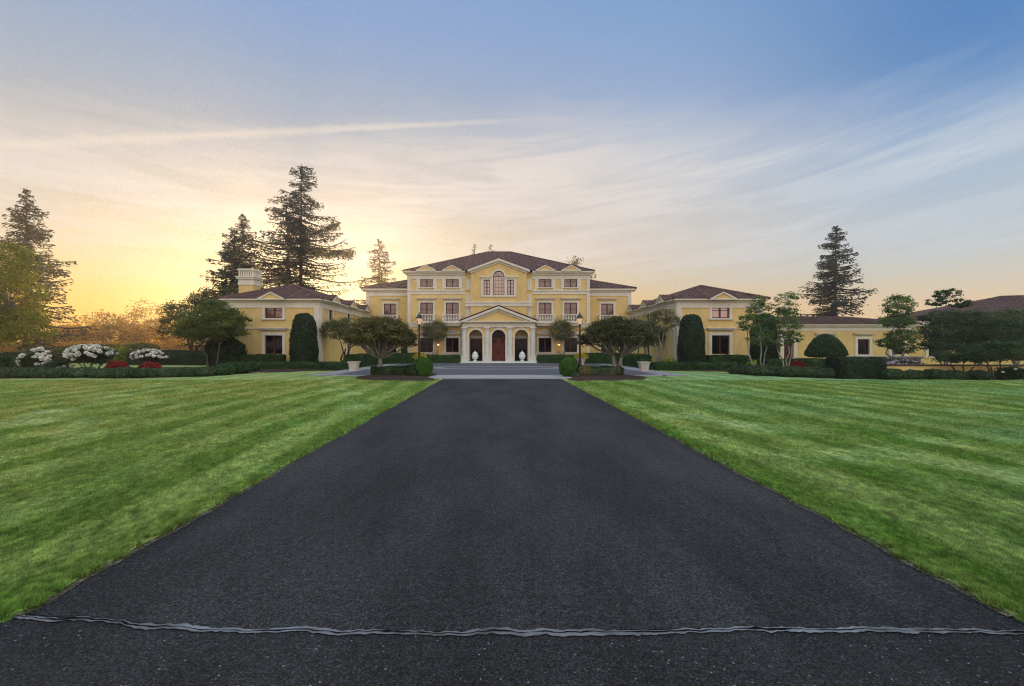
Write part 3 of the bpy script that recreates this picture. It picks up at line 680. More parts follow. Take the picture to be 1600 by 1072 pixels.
# entablature + pediment
m = MB(*FP); m.box(-56.5*SP, 56.5*SP, -pd, 0.10, wtp, ZP(508.6)).box(-56.2*SP, 56.2*SP, -pd, 0.06, ZP(508.6), ZP(504.6)).box(-57.5*SP, 57.5*SP, -pd, 0.30, ZP(504.6), ZP(503.4)).box(-59.5*SP, 59.5*SP, -pd, 0.52, ZP(503.4), ZP(501.9))
m.build('entablature', M['stone'], main)
pz = ZP(501.9); pa = ZP(481.0); ph_ = 59.5*SP
m = MB(*FP); m.prism([(-ph_+0.9, pz), (ph_-0.9, pz), (0, pa-0.25)], -pd, 0.05); m.build('pediment', M['wall'], main)
m = MB(*FP)
for s in (-1, 1):
    m.prism([(s*(ph_+0.02), pz+0.001), (s*(ph_-0.75), pz+0.001), (0, pa-0.13), (0, pa+0.17)], -pd, 0.50)
    m.prism([(s*(ph_-0.85), pz+0.001), (s*(ph_-1.4), pz+0.001), (0, pa-0.40), (0, pa-0.16)], 0.06, 0.22)
m.build('raking_cornice', M['stone'], main)
r = MB(); q = MB(*FP)
for s in (-1, 1): roof_plane(r, [q.w((0, 0.58, pa+0.25)), q.w((s*(ph_+0.1), 0.58, pz+0.07)), q.w((s*(ph_+0.1), -pd, pz+0.07)), q.w((0, -pd, pa+0.25))])
r.build('roof', M['roof'], main)
# entrance doors behind the middle arch; glazed bays behind the side arches
DBK = ((CX, YF-bp-0.02, 0), (1, 0, 0), (0, -1, 0))
dw = 10.9*SP; dz = ZP(528.3)
for s in (-1, 1):
    m = MB(*DBK); a, b = sorted((s*0.015, s*dw)); m.box(a, b, 0.02, 0.10, 0.27, dz)
    for z0_, z1_ in ((0.45, 1.25), (1.38, 2.25), (2.38, dz-0.15)):
        w_ = abs(b-a); m.box(a+0.12, b-0.12, 0.101, 0.125, z0_, z1_); m.box(a+0.2, b-0.2, 0.126, 0.15, z0_+0.09, z1_-0.09)
    d = m.build('door', M['door'], main)
    h = MB(*DBK); h.box(s*0.11-0.035, s*0.11+0.035, 0.126, 0.17, 1.05, 1.75).tube([(s*0.11, 0.17, 1.15), (s*0.11, 0.24, 1.25), (s*0.11, 0.24, 1.55), (s*0.11, 0.17, 1.65)], 0.02, 6); h.build('handle', M['black'], d)
m = MB(*DBK); arch_band(m, 0, dz+0.06, dw-0.09, dw, 0.02, 0.14); m.box(-dw, dw, 0.02, 0.14, dz, dz+0.09)
for i in range(1, 8):
    a = math.pi*i/8; m.tube([(0.2*math.cos(a), 0.10, dz+0.06+0.2*math.sin(a)), ((dw-.08)*math.cos(a), 0.10, dz+.06+(dw-.08)*math.sin(a))], 0.018, 4)
for rr_ in (0.2, 0.5): arch_band(m, 0, dz+0.06, dw*rr_, dw*rr_+0.04, 0.08, 0.12, 12)
fl = m.build('fanlight', M['sash'], main)
m = MB(*DBK); m.prism([(dw*math.cos(math.pi*i/16), dz+0.05+dw*math.sin(math.pi*i/16)) for i in range(17)], 0.03, 0.05); m.build('pane', M['glass_dark'], fl)
for s in (-1, 1):
    cu = acs[1]+s*35.75*SP; w_ = 1.42
    m = MB(*DBK); m.box(cu-w_/2, cu+w_/2, 0.01, 0.04, 0.27, ZP(529.5)); g = m.build('window', M['glass_dark'], main)
    m = MB(*DBK); z1_ = ZP(529.5)
    m.box(cu-w_/2-0.07, cu-w_/2, 0.01, 0.12, 0.27, z1_).box(cu+w_/2, cu+w_/2+0.07, 0.01, 0.12, 0.27, z1_).box(cu-w_/2-.07, cu+w_/2+.07, 0.01, 0.12, z1_, z1_+0.08)
    m.build('frame', M['sash'], g)
    m = MB(*DBK); m.box(cu-w_/2-0.30, cu-w_/2-0.07, 0.01, 0.10, 0.27, z1_+.3).box(cu+w_/2+0.07, cu+w_/2+0.30, 0.01, 0.10, 0.27, z1_+.3).box(cu-w_/2-.07, cu+w_/2+.07, 0.01, 0.10, z1_+.08, z1_+0.3).box(cu-w_/2-.4, cu+w_/2+.4, .01, .16, z1_+.3, z1_+.42)
    m.build('surround', M['stone'], g)

# wreaths on the doors
for s in (-1, 1):
    m = MB(*DBK); n = 20; cz = 2.72; cu = s*0.46
    m.tube([(cu+0.17*math.cos(2*math.pi*i/n), 0.19, cz+0.17*math.sin(2*math.pi*i/n)) for i in range(n+1)], [0.045+0.012*math.sin(i*2.7) for i in range(n+1)], 6)
    tag(m.build('wreath', G['yew']), 'small dark wreath hanging on the %s leaf of the red front door' % ('left' if s < 0 else 'right'), 'wreath', 'wreaths on the front doors')

# urns beside the door
def urn(x, y, label):
    t = thing('garden_urn', (x, y, 0.26), label, 'urn', 'white urns in the portico')
    m = MB((x, y, 0.26)); m.lathe(0, 0, [(0.22, 0), (0.24, 0.03), (0.24, 0.10), (0.12, 0.14), (0.14, 0.20)], 20); m.build('foot', G_CER, t, smooth=False)
    m = MB((x, y, 0.46)); m.lathe(0, 0, [(0.14, 0), (0.26, 0.06), (0.36, 0.22), (0.40, 0.42), (0.37, 0.60), (0.30, 0.70)], 24); m.build('bowl', G_CER, t, smooth=True)
    m = MB((x, y, 1.16)); m.lathe(0, 0, [(0.31, 0), (0.32, 0.03), (0.27, 0.13), (0.15, 0.22), (0.05, 0.26), (0.08, 0.31), (0.04, 0.37), (0.01, 0.38)], 24); m.build('lid', G_CER, t, smooth=True)
    m = MB((x, y, 1.02)); m.lathe(0, 0, [(0.378, 0), (0.372, 0.0), (0.335, 0.10), (0.33, 0.10)], 24); m.build('band', M['black'], t)
m, nt = newmat('glazed_ceramic')
g = nd(nt, 'ShaderNodeTexCoord').outputs['Object']
v = nd(nt, 'ShaderNodeTexVoronoi', {'feature': 'F1'}, {'Vector': g, 'Scale': 7.0}).outputs[0]
out(nt, princ(nt, mixc(nt, mrange(nt, v, 0.16, 0.30), (0.10, 0.28, 0.14, 1), (0.80, 0.84, 0.80, 1)), 0.15, 0.6)); G_CER = m
urn(CX-36.8*SP, YP-0.05+0.05, 'white patterned lidded urn under the left arch of the portico')
urn(CX+36.8*SP, YP, 'white patterned lidded urn under the right arch of the portico')

# wall lamps
def sconce(px, label):
    x = (px-VX)*YF/F; t = thing('wall_lamp', (x, YF, 0), label, 'wall lamp', 'lit lamps on the mansion front')
    z = Z(540)
    m = MB((x, YF, z), (1, 0, 0), (0, -1, 0)); m.box(-0.06, 0.06, 0.002, 0.03, -0.15, 0.15).tube([(0, 0.03, 0.05), (0, 0.18, 0.12), (0, 0.20, -0.02)], 0.015, 6); m.lathe(0, 0.2, [(0.15, 0), (0.02, 0.13), (0.01, 0.18)], 8, 0.20); m.build('bracket', M['black'], t)
    m = MB((x, YF, z), (1, 0, 0), (0, -1, 0)); m.lathe(0, 0.2, [(0.07, 0), (0.13, 0.19)], 8, 0.0); m.build('lantern', M['sconce'], t)
for px, lb in ((644, 'lit brass wall lamp left of the round tree beside the front lamp post'), (685, 'lit brass wall lamp behind the clipped tree left of the portico'),
               (873, 'lit brass wall lamp behind the clipped tree right of the portico'), (912, 'lit brass wall lamp at the far right corner of the main block')): sconce(px, lb)

# ------------------------------------------------------------------ WINGS
YW = 43.6; SW = YW/F
def ZW(py): return CAMH+(VY-py)*SW
def wing(sgn, label):
    xi = -17.12 if sgn < 0 else 16.65; xo = -26.05 if sgn < 0 else 24.75
    t = thing('wing_house', ((xi+xo)/2, YW, 0), label, 'house')
    ze = ZW(468.5); x0, x1 = sorted((xi, xo)); yb = YS-0.02
    cwin = (-21.45 if sgn < 0 else 20.82); hw_ = 0.83
    up = (ZW(497), ZW(472.8)); lo = (ZW(553.5), ZW(524))
    F0 = ((0, YW, 0), (1, 0, 0), (0, -1, 0))
    m = MB(*F0); wall_panel(m, x0, x1, 0, ze, [(cwin-hw_, cwin+hw_, up[0], up[1]), (cwin-hw_, cwin+hw_, lo[0], lo[1])])
    FI = ((xi, 0, 0), (0, 1, 0), (-sgn, 0, 0))
    ys = [46.4, 51.9, 57.4]; mi = MB(*FI)
    sides = [(y-0.5, y+0.5, ZW(498.5), ZW(474)) for y in ys]; door = (51.3, 52.6, 0.05, 2.35); lw = [(45.9, 46.9, 1.2, 2.95)]
    wall_panel(mi, YW, yb, 0, ze, sides+[door])
    b = len(m.V); m.V += mi.V; m.Fc += [tuple(b+i for i in f) for f in mi.Fc]
    mo = MB((xo, 0, 0), (0, 1, 0), (sgn, 0, 0)); wall_panel(mo, YW, yb, 0, ze, []); b = len(m.V); m.V += mo.V; m.Fc += [tuple(b+i for i in f) for f in mo.Fc]
    m.build('wall', M['wall'], t)
    bright = M['glass_bright'] if sgn > 0 else M['glass_curtain']
    window(t, F0, cwin, up[0], up[1], hw_*2, bright, sur=0.24, rows=2)
    window(t, F0, cwin, lo[0], lo[1], hw_*2, M['glass_dark'], sur=0.27, rows=1, lintel=ZW(516.2))
    dormer(t, F0, cwin, ze-0.02, 1.28, 0.60, 2.4)
    for y, s_ in zip(ys, sides):
        window(t, FI, y, s_[2], s_[3], 1.0, M['glass_curtain'], sur=0.22, rows=2)
        dormer(t, FI, y, ze-0.02, 1.2, 0.66, 3.0)
    # garden door in the courtyard side
    d = MB(*FI); d.box(51.32, 52.58, -0.22, -0.16, 0.06, 2.33); dd_ = d.build('door', M['sash'], t)
    d = MB(*FI); d.box(51.1, 51.3, 0.002, 0.08, 0, 2.35).box(52.6, 52.8, 0.002, 0.08, 0, 2.35).box(51.1, 52.8, 0.002, 0.085, 2.35, 2.6).box(51.0, 52.9, 0.002, .2, 2.6, 2.72); d.build('surround', M['stone'], dd_)
    for fr, a, b2, endu in ((F0, x0, x1, xi), (FI, YW, yb, YW)):
        c = MB(*fr); e0 = 0.0
        ext = 0.45 if fr is F0 else 0.0
        lo_, hi_ = (a-ext, b2+ext)
        if fr is FI: lo_, hi_ = a-0.0, b2+0.0
        c.box(a, b2, 0.002, 0.05, ZW(479.5), ZW(471.6)); c.box(a-(0.08 if fr is F0 else 0), b2+(0.08 if fr is F0 else 0), 0.002, 0.08, ZW(481), ZW(479.5))
        c.box(lo_+0.2 if fr is F0 else lo_, hi_-0.2 if fr is F0 else hi_, 0.002, 0.25, ZW(471.6), ZW(469.6)); c.box(lo_, hi_, 0.002, 0.45, ZW(469.6), ZW(467.0))
        c.box(a, b2, 0.002, 0.07, ZW(513.8), ZW(512.2))                                     # thin belt
        pl = 0.5
        if fr is F0:
            c.box(*(sorted((xi, xi+sgn*pl))), 0.004, 0.09, 0, ZW(481)); c.box(*(sorted((xo, xo-sgn*pl))), 0.004, 0.09, 0, ZW(481))
        else: c.box(YW, YW+pl, 0.004, 0.09, 0, ZW(481))
        c.build('cornice', M['stone'], t)
    c = MB((xo, 0, 0), (0, 1, 0), (sgn, 0, 0)); c.box(YW, yb, 0.002, 0.45, ZW(469.6), ZW(467.0)); c.build('eave', M['stone'], t)
    r = MB(); hip_roof(r, x0-0.5, x1+0.5, YW-0.5, yb+5, ZW(467.0)+0.01, 0.385)
    rf = r.build('roof', M['roof'], t)
    if sgn < 0:
        c = MB((-25.72, 47.3, 0)); w_ = 0.74
        c.box(-w_, w_, -w_, w_, 6.4, 8.25); ch = c.build('chimney', M['wall'], rf)
        c = MB((-25.72, 47.3, 0)); c.box(-w_-.06, w_+.06, -w_-.06, w_+.06, 8.25, 8.55).box(-w_-.02, w_+.02, -w_-.02, w_+.02, 8.55, 8.85).box(-w_-.16, w_+.16, -w_-.16, w_+.16, 8.85, 9.02).box(-w_-.24, w_+.24, -w_-.24, w_+.24, 9.02, 9.12)
        for i in range(7):
            u = -w_+0.06+i*(2*w_-0.12)/6
            for v_ in (-w_+.07, w_-.07): c.box(u-0.07, u+0.07, v_-.07, v_+.07, 9.12, 9.72)
            if 0 < i < 6:
                for v_ in (-w_+.07, w_-.07): c.box(v_-.07, v_+.07, u-.07, u+.07, 9.12, 9.72)
        c.box(-w_-.08, w_+.08, -w_-.08, w_+.08, 9.72, 9.90)
        c.build('chimney_crown', M['stone'], rf)
    return t
wing(-1, 'yellow two-storey left wing with square chimney and pedimented upper window')
wing(1, 'yellow two-storey right wing without chimney, salmon reflections in its upper window')

# low service wing to the right
YG = 47.0; SG = YG/F
def ZG(py): return CAMH+(VY-py)*SG
svc = thing('service_wing', (33, YG, 0), 'long single-storey yellow wing with low brown roof behind the mushroom topiary', 'house')
F0 = ((0, YG, 0), (1, 0, 0), (0, -1, 0)); xa, xb = 24.76, 42.0
wx = [(1289-VX)*SG, (1349-VX)*SG, (1402-VX)*SG]; dxr = (1232-VX)*SG
hl = [(x-0.6, x+0.6, ZG(554), ZG(530)) for x in wx] + [(dxr-0.5, dxr+0.5, 0.05, ZG(530))]
m = MB(*F0); wall_panel(m, xa, xb, 0, ZG(507.5), hl); m.poly([(xb, 0, 0), (xb, -8, 0), (xb, -8, ZG(507.5)), (xb, 0, ZG(507.5))], [(0, 1, 2, 3)])
m.build('wall', M['wall'], svc)
for x in wx: window(svc, F0, x, ZG(554), ZG(530), 1.2, M['glass_dark'], sur=0.26, rows=1, sashes=1, lintel=ZG(523.5))
d = MB(*F0); d.box(dxr-.48, dxr+.48, -.2, -.14, .06, ZG(530.2)); dd_ = d.build('door', M['sash'], svc)
d = MB(*F0); zt = ZG(530); d.box(dxr-.85, dxr-.5, .002, .09, 0, zt).box(dxr+.5, dxr+.85, .002, .09, 0, zt).box(dxr-.85, dxr+.85, .002, .095, zt, zt+.35).box(dxr-1, dxr+1, .002, .2, zt+.35, zt+.5); d.build('surround', M['stone'], dd_)
c = MB(*F0); z = ZG(507.5)
c.box(xa, xb+.2, .002, .06, ZG(517), ZG(511)).box(xa, xb+.3, .002, .22, ZG(511), ZG(508.8)).box(xa, xb+.5, .002, .42, ZG(508.8), ZG(506.4)); c.build('cornice', M['stone'], svc)
r = MB(); hip_roof(r, xa-6, xb+0.6, YG-0.5, YG+8.5, ZG(506.4)+0.01, 0.205); r.build('roof', M['roof'], svc)
# garden side ledge under the windows
# big roofed building at far right
big = thing('garage_building', (58, 50, 0), 'large building at the right edge with a long brown roof mostly hidden by trees', 'building')
ang = R(-18); UU = (math.cos(ang), math.sin(ang), 0); NN = (math.sin(ang), -math.cos(ang), 0)
FBg = ((42.5, 49.5, 0), UU, NN); L = 42; D = 19; ze = 4.7
m = MB(*FBg); bw = [(x-0.7, x+0.7, 1.0, 2.9) for x in (3.5, 9, 14.5, 20, 26)]
wall_panel(m, 0, L, 0, ze, bw); m.poly([(0, 0, 0), (0, -D, 0), (0, -D, ze), (0, 0, ze)], [(0, 1, 2, 3)]); m.poly([(L, 0, 0), (L, -D, 0), (L, -D, ze), (L, 0, ze)], [(3, 2, 1, 0)])
m.build('wall', M['wall'], big)
for x in (3.5, 9, 14.5, 20, 26): window(big, FBg, x, 1.0, 2.9, 1.4, M['glass_dark'], sur=0.26, rows=1, lintel=3.45)
m = MB(*FBg); m.box(-.4, L+.4, .002, .25, ze-.5, ze-.3).box(-.5, L+.5, .002, .45, ze-.3, ze+.02); m.build('cornice', M['stone'], big)
r = MB(); q = MB(*FBg); hx = 14.0; zr = ze+3.2
A_, B_, C_, D_ = q.w((-.5, .5, ze+.03)), q.w((L+.5, .5, ze+.03)), q.w((L+.5, -D, ze+.03)), q.w((-.5, -D, ze+.03)); r0, r1 = q.w((hx, -D/2, zr)), q.w((L-hx, -D/2, zr))
for p in ([A_, B_, r1, r0], [B_, C_, r1], [C_, D_, r0, r1], [D_, A_, r0]): roof_plane(r, p)
for a, b in ((A_, r0), (B_, r1), (r0, r1)): ridge_line(r, a, b)
r.build('roof', M['roof'], big)

# ------------------------------------------------------------------ GROUND
rng = np.random.default_rng(7)
def sheet(name, pts, z, mat, kind='structure', th=0.0):
    V = [(p[0], p[1], z) for p in pts]; n = len(V); Fc = [tuple(range(n))]
    if th: V += [(p[0], p[1], z-th) for p in pts]; Fc += [(i, (i+1) % n, n+(i+1) % n, n+i) for i in range(n)]
    o = link_mesh(name, V, Fc, mat, None, (0, 0, 0)); return tag(o, kind=kind)
DL, DR = -3.53, 3.74
def edge_l(y): return DL + 0.015*math.sin(y*1.3) + 0.012*math.sin(y*3.7+1) + 0.010*math.sin(y*9.1)
def edge_r(y): return DR + 0.015*math.sin(y*1.1+2) + 0.012*math.sin(y*4.1) + 0.010*math.sin(y*8.3+.5)
def grid_lawn(name, xe, x_out, y0, y1):
    ys = np.concatenate([np.arange(y0, 12, 0.15), np.arange(12, y1+.01, 0.8)]); n = 60; V = []; Fc = []
    for y in ys:
        e = xe(y)
        for i in range(n):
            t = (i/(n-1))**2.2; x = e+(x_out-e)*t
            z = 0.030+0.02*math.sin(x*.7+y*.31)*min(1, abs(x-e)) + 0.012*math.sin(y*1.7+x*1.1)*min(1, abs(x-e)) if i else -0.01
            V.append((x, y, z))
    for j in range(len(ys)-1):
        for i in range(n-1): a = j*n+i; Fc.append((a, a+1, a+n+1, a+n))
    # turned-down front edge
    b = len(V)
    for i in range(n): V.append((V[i][0], y0-0.03, -0.02))
    for i in range(n-1): Fc.append((b+i, b+i+1, i+1, i))
    return tag(link_mesh(name, V, Fc, M['lawn'], None, (0, 0, 0), smooth=True), kind='structure')
ground = sheet('ground', [(-1500, -300), (1500, -300), (1500, 2500), (-1500, 2500)], -0.06, M['lawn'])
grid_lawn('lawn', lambda y: edge_l(y)-0.05, -75, 3.36, 62)
grid_lawn('lawn', lambda y: edge_r(y)+0.05, 80, 3.30, 62)
# drive and road
V = []; ys = np.arange(3.45, 29.0, 0.2)
pts = [(edge_l(y)-0.0, y) for y in ys] + [(edge_r(y), y) for y in ys[::-1]] + [(DR, 3.24)]
pts = pts + [(p[0], p[1]+.03) for p in [(3.6, 3.215), (3.0, 3.23), (2.4, 3.245), (1.8, 3.245), (1.2, 3.235), (.6, 3.215), (.1, 3.215), (-.4, 3.205), (-1, 3.215), (-1.6, 3.235), (-2.1, 3.235), (-2.45, 3.29), (-3.0, 3.36), (-3.45, 3.40)]]
sheet('driveway', pts, 0.004, M['asphalt'])
sheet('road', [(-40, -30), (40, -30), (40, 3.8), (-40, 3.8)], 0.0, M['asphalt_road'])
# pale soil edge along the drive
def strip(name, ef, w0, sgn, mat, z):
    V = []; Fc = []; ys = np.arange(3.4, 27.5, 0.02); rg = np.random.default_rng(int(abs(w0)*1000))
    r1 = np.interp(ys, np.arange(3, 28, .07), rg.random(len(np.arange(3, 28, .07)))); r2 = np.interp(ys, np.arange(3, 28, .35), rg.random(len(np.arange(3, 28, .35)))); r3 = np.interp(ys, np.arange(3, 28, .05), rg.random(len(np.arange(3, 28, .05))))
    for i, y in enumerate(ys):
        e = ef(y)
        V += [(e-sgn*(0.028*r1[i]*r3[i]+0.012*r2[i]), y, z), (e+sgn*w0, y, z+0.010)]
        if i: a = 2*i; Fc.append((a-2, a-1, a+1, a))
    return tag(link_mesh(name, V, Fc, mat, None, (0, 0, 0)), kind='structure')
strip('soil_edge', edge_l, 0.13, -1, M['thatch'], 0.010); strip('soil_edge', edge_r, 0.11, 1, M['thatch'], 0.010)
# sealed joint across the drive mouth
cr = [(-4.2, 3.43), (-3.6, 3.40), (-3.0, 3.36), (-2.45, 3.29), (-2.1, 3.235), (-1.6, 3.235), (-1.0, 3.215), (-0.4, 3.205), (0.1, 3.215), (0.6, 3.215), (1.2, 3.235), (1.8, 3.245), (2.4, 3.245), (3.0, 3.23), (3.6, 3.215), (4.3, 3.20)]
cx_ = np.array([p[0] for p in cr]); cy_ = np.array([p[1] for p in cr])
xs = np.arange(-3.62, 3.95, 0.02)
def nz(x, seed, f):
    s_ = 0
    for k in range(1, 5): s_ = s_ + math.sin(x*f*k*1.37+seed*k*2.1)/k
    return s_*0.4
rgc = np.random.default_rng(21)
def rough(xs, steps, amps):
    o = np.zeros(len(xs))
    for st_, am in zip(steps, amps):
        k = np.arange(-4, 4.3, st_); o += am*np.interp(xs, k, rgc.random(len(k)))
    return o
ZM = rough(xs, (.22, .07, .03), (.030, .018, .010))-.029; ZA = rough(xs, (.5, .12, .03), (.45, .3, .35)); ZB = rough(xs, (.45, .10, .03), (.45, .3, .35)); ZC = rough(xs, (.2, .05), (.6, .4))
V = []; Fc = []; V2 = []; F2 = []
for i, x in enumerate(xs):
    y = np.interp(x, cx_, cy_)
    mid = y+ZM[i]
    a = mid-0.010-0.042*ZA[i]**1.6; b = mid+0.010+0.040*ZB[i]**1.6
    V += [(x, a, 0.010), (x, b, 0.010)]
    wv = 0.0008+0.018*ZC[i]**2; V2 += [(x, mid-wv, 0.0135), (x, mid+wv*.9, 0.0135)]
    if i: k = 2*i; Fc.append((k-2, k, k+1, k-1)); F2.append((k-2, k, k+1, k-1))
tag(link_mesh('joint_sealant', V, Fc, M['seal'], None, (0, 0, 0)), kind='structure')
tag(link_mesh('crack', V2, F2, M['crack_shade'], None, (0, 0, 0)), kind='structure')

V = []; Fc = []; hp_ = [(3.22, 6.1), (3.16, 5.8), (3.10, 5.45), (2.98, 5.1), (2.86, 4.8), (2.72, 4.5), (2.60, 4.25)]
for i in range(61):
    t_ = i/10; j = min(int(t_), 5); f_ = t_-j; hx = hp_[j][0]*(1-f_)+hp_[j+1][0]*f_+.012*rgc.normal(); hy = hp_[j][1]*(1-f_)+hp_[j+1][1]*f_
    V += [(hx-.0035, hy, .0065), (hx+.0035*rgc.random(), hy, .0065)]
    if i: k = 2*i; Fc.append((k-2, k-1, k+1, k))
tag(link_mesh('crack', V, Fc, M['crack_shade'], None, (0, 0, 0)), kind='structure')
# forecourt
sheet('forecourt', [(-4.6, 28.8), (4.5, 28.8), (6, 31.3), (12.2, 31.3), (12.2, 58), (-12.7, 58), (-12.7, 31.3), (-6, 31.3)], 0.070, M['paver'], th=.1)
sheet('kerb_band', [(-4.9, 28.6), (4.7, 28.6), (5.6, 31.6), (-5.8, 31.6)], 0.076, M['kerb'], th=.1)
for s in (-1, 1):
    a, b = sorted((s*12.9, s*11.2)); a -= .25; b -= .25
    sheet('kerb_band', [(a, 31.1), (b, 31.1), (b, 56), (a, 56)], 0.076, M['concrete'], th=.1)
    a, b = sorted((s*11.2, s*5.6)); a -= .25*(s < 0)+.0; 
    sheet('kerb_band', [(a-.2, 31.1), (b, 31.1), (b, 31.9), (a-.2, 31.9)], 0.0765, M['kerb'], th=.1)
V = []; Fc = []; n = 64
for i in range(n):
    a = 2*math.pi*i/n; c_, s_ = math.cos(a), math.sin(a); V += [(CX+6.4*c_, 42.6+3.4*s_, 0.080), (CX+5.2*c_, 42.6+2.3*s_, 0.080)]
    Fc.append((2*i, (2*i+2) % (2*n), (2*i+3) % (2*n), 2*i+1))
tag(link_mesh('kerb_ring', V, Fc, M['concrete'], None, (0, 0, 0)), kind='structure')
sheet('paving_edge', [(-12.7, 54.2), (12.2, 54.2), (12.2, 54.5), (-12.7, 54.5)], 0.076, M['kerb'])
# mulch beds
def mound(name, pts, z0, h, mat=None):
    P = np.array(pts, float); c = P.mean(0); V = [(c[0], c[1], z0+h)]; Fc = []; n = len(P)
    Q = []
    for i in range(n):
        for t in (0, .34, .67): Q.append(P[i]*(1-t)+P[(i+1) % n]*t)
    n = len(Q); rings = [(1.0, 0), (0.93, .55), (0.75, .85), (0.45, 1)]
    for k, (f, hh) in enumerate(rings):
        for i, q in enumerate(Q):
            p = c+(q-c)*f*(1+0.015*math.sin(i*2.7)); V.append((p[0], p[1], z0+h*hh*(1+.15*math.sin(i*1.9+k))))
    for k in range(3):
        for i in range(n): a = 1+k*n; Fc.append((a+i, a+(i+1) % n, a+n+(i+1) % n, a+n+i))
    a = 1+3*n
    for i in range(n): Fc.append((a+i, a+(i+1) % n, 0))
    return tag(link_mesh(name, V, Fc, mat or M['mulch'], None, (0, 0, 0), smooth=True), kind='structure')
mound('mulch_bed', [(-9.2, 29.2), (-8.3, 27.2), (-6.0, 26.2), (-3.7, 26.1), (-3.9, 27.5), (-4.8, 29.0), (-4.3, 31.6), (-4.7, 33.5), (-8.6, 32.2)], 0.06, 0.12)
mound('mulch_bed', [(9.3, 29.2), (8.5, 27.4), (6.2, 26.4), (3.9, 26.3), (4.0, 27.5), (4.7, 29.0), (4.2, 31.6), (4.5, 33.5), (8.4, 32.2)], 0.06, 0.12)
mound('mulch_bed', [(-60, 28.6), (-31, 28.6), (-20, 31.0), (-18.5, 35.5), (-12.9, 38.0), (-12.9, 44), (-34, 44), (-36, 38), (-60, 36)], 0.03, 0.10)
mound('mulch_bed', [(12.5, 38.2), (18, 36.8), (18.5, 31.5), (24.5, 28.6), (60, 26.4), (60, 40), (30, 42), (26, 45), (12.5, 45)], 0.03, 0.10)

# grass blades on the near lawn
def blades():
    rg = np.random.default_rng(3); P = []; K = 60000.0
    def hn(x, y): return np.sin(x*2.1+y*.9)+np.sin(x*.7-y*1.9+1)+np.sin(x*5.3+y*3.1)*.6
    out_ = []
    for s, ef in ((-1, edge_l), (1, edge_r)):
        N = 1500000; u = rg.random(N)
        y = 3.30*(27/3.30)**u                       # density ~1/y per unit y
        e = np.vectorize(ef)(y) if N < 1 else (DL + 0.015*np.sin(y*1.3) + 0.012*np.sin(y*3.7+1) + 0.010*np.sin(y*9.1) if s < 0 else DR + 0.015*np.sin(y*1.1+2) + 0.012*np.sin(y*4.1) + 0.010*np.sin(y*8.3+.5))
        wmax = (1.13*y+.3) - np.abs(e); x = e + s*(0.005+0.06*np.abs(np.sin(y*3.1)+.5*np.sin(y*11)+.5*np.sin(y*27)) + rg.random(N)**1.0*1.19*y)
        keep = (np.abs(x) < 1.15*y+.4)
        if s > 0: keep &= (y > 3.30)
        else: keep &= (y > 3.335)
        out_.append(np.stack([x[keep], y[keep]], 1))
    P = np.concatenate(out_); n = len(P)
    x, y = P[:, 0], P[:, 1]; sc = np.maximum(1.0, y/5.0)**0.75
    cl = hn(x*1.3, y*1.3); hgt = (0.038+0.009*cl+0.014*rg.random(n))*np.where(y < 8, 1, 1.0)*sc**0.5
    dist_e = np.where(x < 0, DL-x, x-DR); hgt *= 1+0.5*np.exp(-dist_e/0.12)
    wdt = 0.0038*sc*(0.7+.6*rg.random(n)); a = rg.random(n)*2*np.pi; ln = rg.random(n)**1.5*0.9; b = rg.random(n)*2*np.pi
    z0 = np.full(n, 0.018)
    ex, ey = np.cos(a)*wdt, np.sin(a)*wdt; tx, ty = np.cos(b)*ln*hgt, np.sin(b)*ln*hgt
    V = np.empty((n, 3, 3)); V[:, 0] = np.stack([x-ex, y-ey, z0], 1); V[:, 1] = np.stack([x+ex, y+ey, z0], 1); V[:, 2] = np.stack([x+tx, y+ty, z0+hgt*(1-.4*ln)], 1)
    o = link_mesh('grass', V.reshape(-1, 3), np.arange(3*n).reshape(-1, 3), M['blades'], None, (0, 0, 0))
    tag(o, 'short mown grass blades on the near lawns beside the drive', 'grass', kind='stuff')
blades()

# ------------------------------------------------------------------ VEGETATION
def leaf_quads(C, size, rg, flat=0.0, aspect=0.5, direc=None):
    n = len(C); a = rg.normal(size=(n, 3))
    if direc is not None: a = direc + a*0.35
    a /= np.linalg.norm(a, axis=1, keepdims=True)+1e-9
    if flat: a[:, 2] *= (1-flat); a /= np.linalg.norm(a, axis=1, keepdims=True)+1e-9
    b = rg.normal(size=(n, 3))
    if flat: b[:, 2] *= (1-flat)
    b -= (b*a).sum(1, keepdims=True)*a; b /= np.linalg.norm(b, axis=1, keepdims=True)+1e-9
    s = (size*(0.6+0.8*rg.random(n)))[:, None] if np.isscalar(size) else (size*(0.6+0.8*rg.random(n)))[:, None]
    V = np.empty((n, 4, 3)); V[:, 0] = C-a*s*.5; V[:, 1] = C+b*s*aspect*.5; V[:, 2] = C+a*s*.5; V[:, 3] = C-b*s*aspect*.5
    return V.reshape(-1, 3)
def leaf_obj(name, V, mat, parent=None, core=None, origin=None):
    n = len(V)//4; Fq = np.arange(4*n).reshape(-1, 4)
    if core is not None:
        cv, cf = core; Fq = np.concatenate([Fq, np.asarray(cf)+len(V)]); V = np.concatenate([V, cv])
    return link_mesh(name, V, Fq, mat, parent, origin)
def limb(mb, p0, p1, r0, r1, rg, sag=0.0, n=5, k=4):
    p0, p1 = np.array(p0, float), np.array(p1, float); L_ = np.linalg.norm(p1-p0); pts = []
    for i in range(k+1):
        t = i/k; p = p0*(1-t)+p1*t; p[2] -= sag*math.sin(math.pi*t)*L_
        if 0 < i < k: p += rg.normal(size=3)*L_*0.04
        pts.append(tuple(p))
    mb.tube(pts, [r0*(1-i/k)+r1*i/k for i in range(k+1)], n)

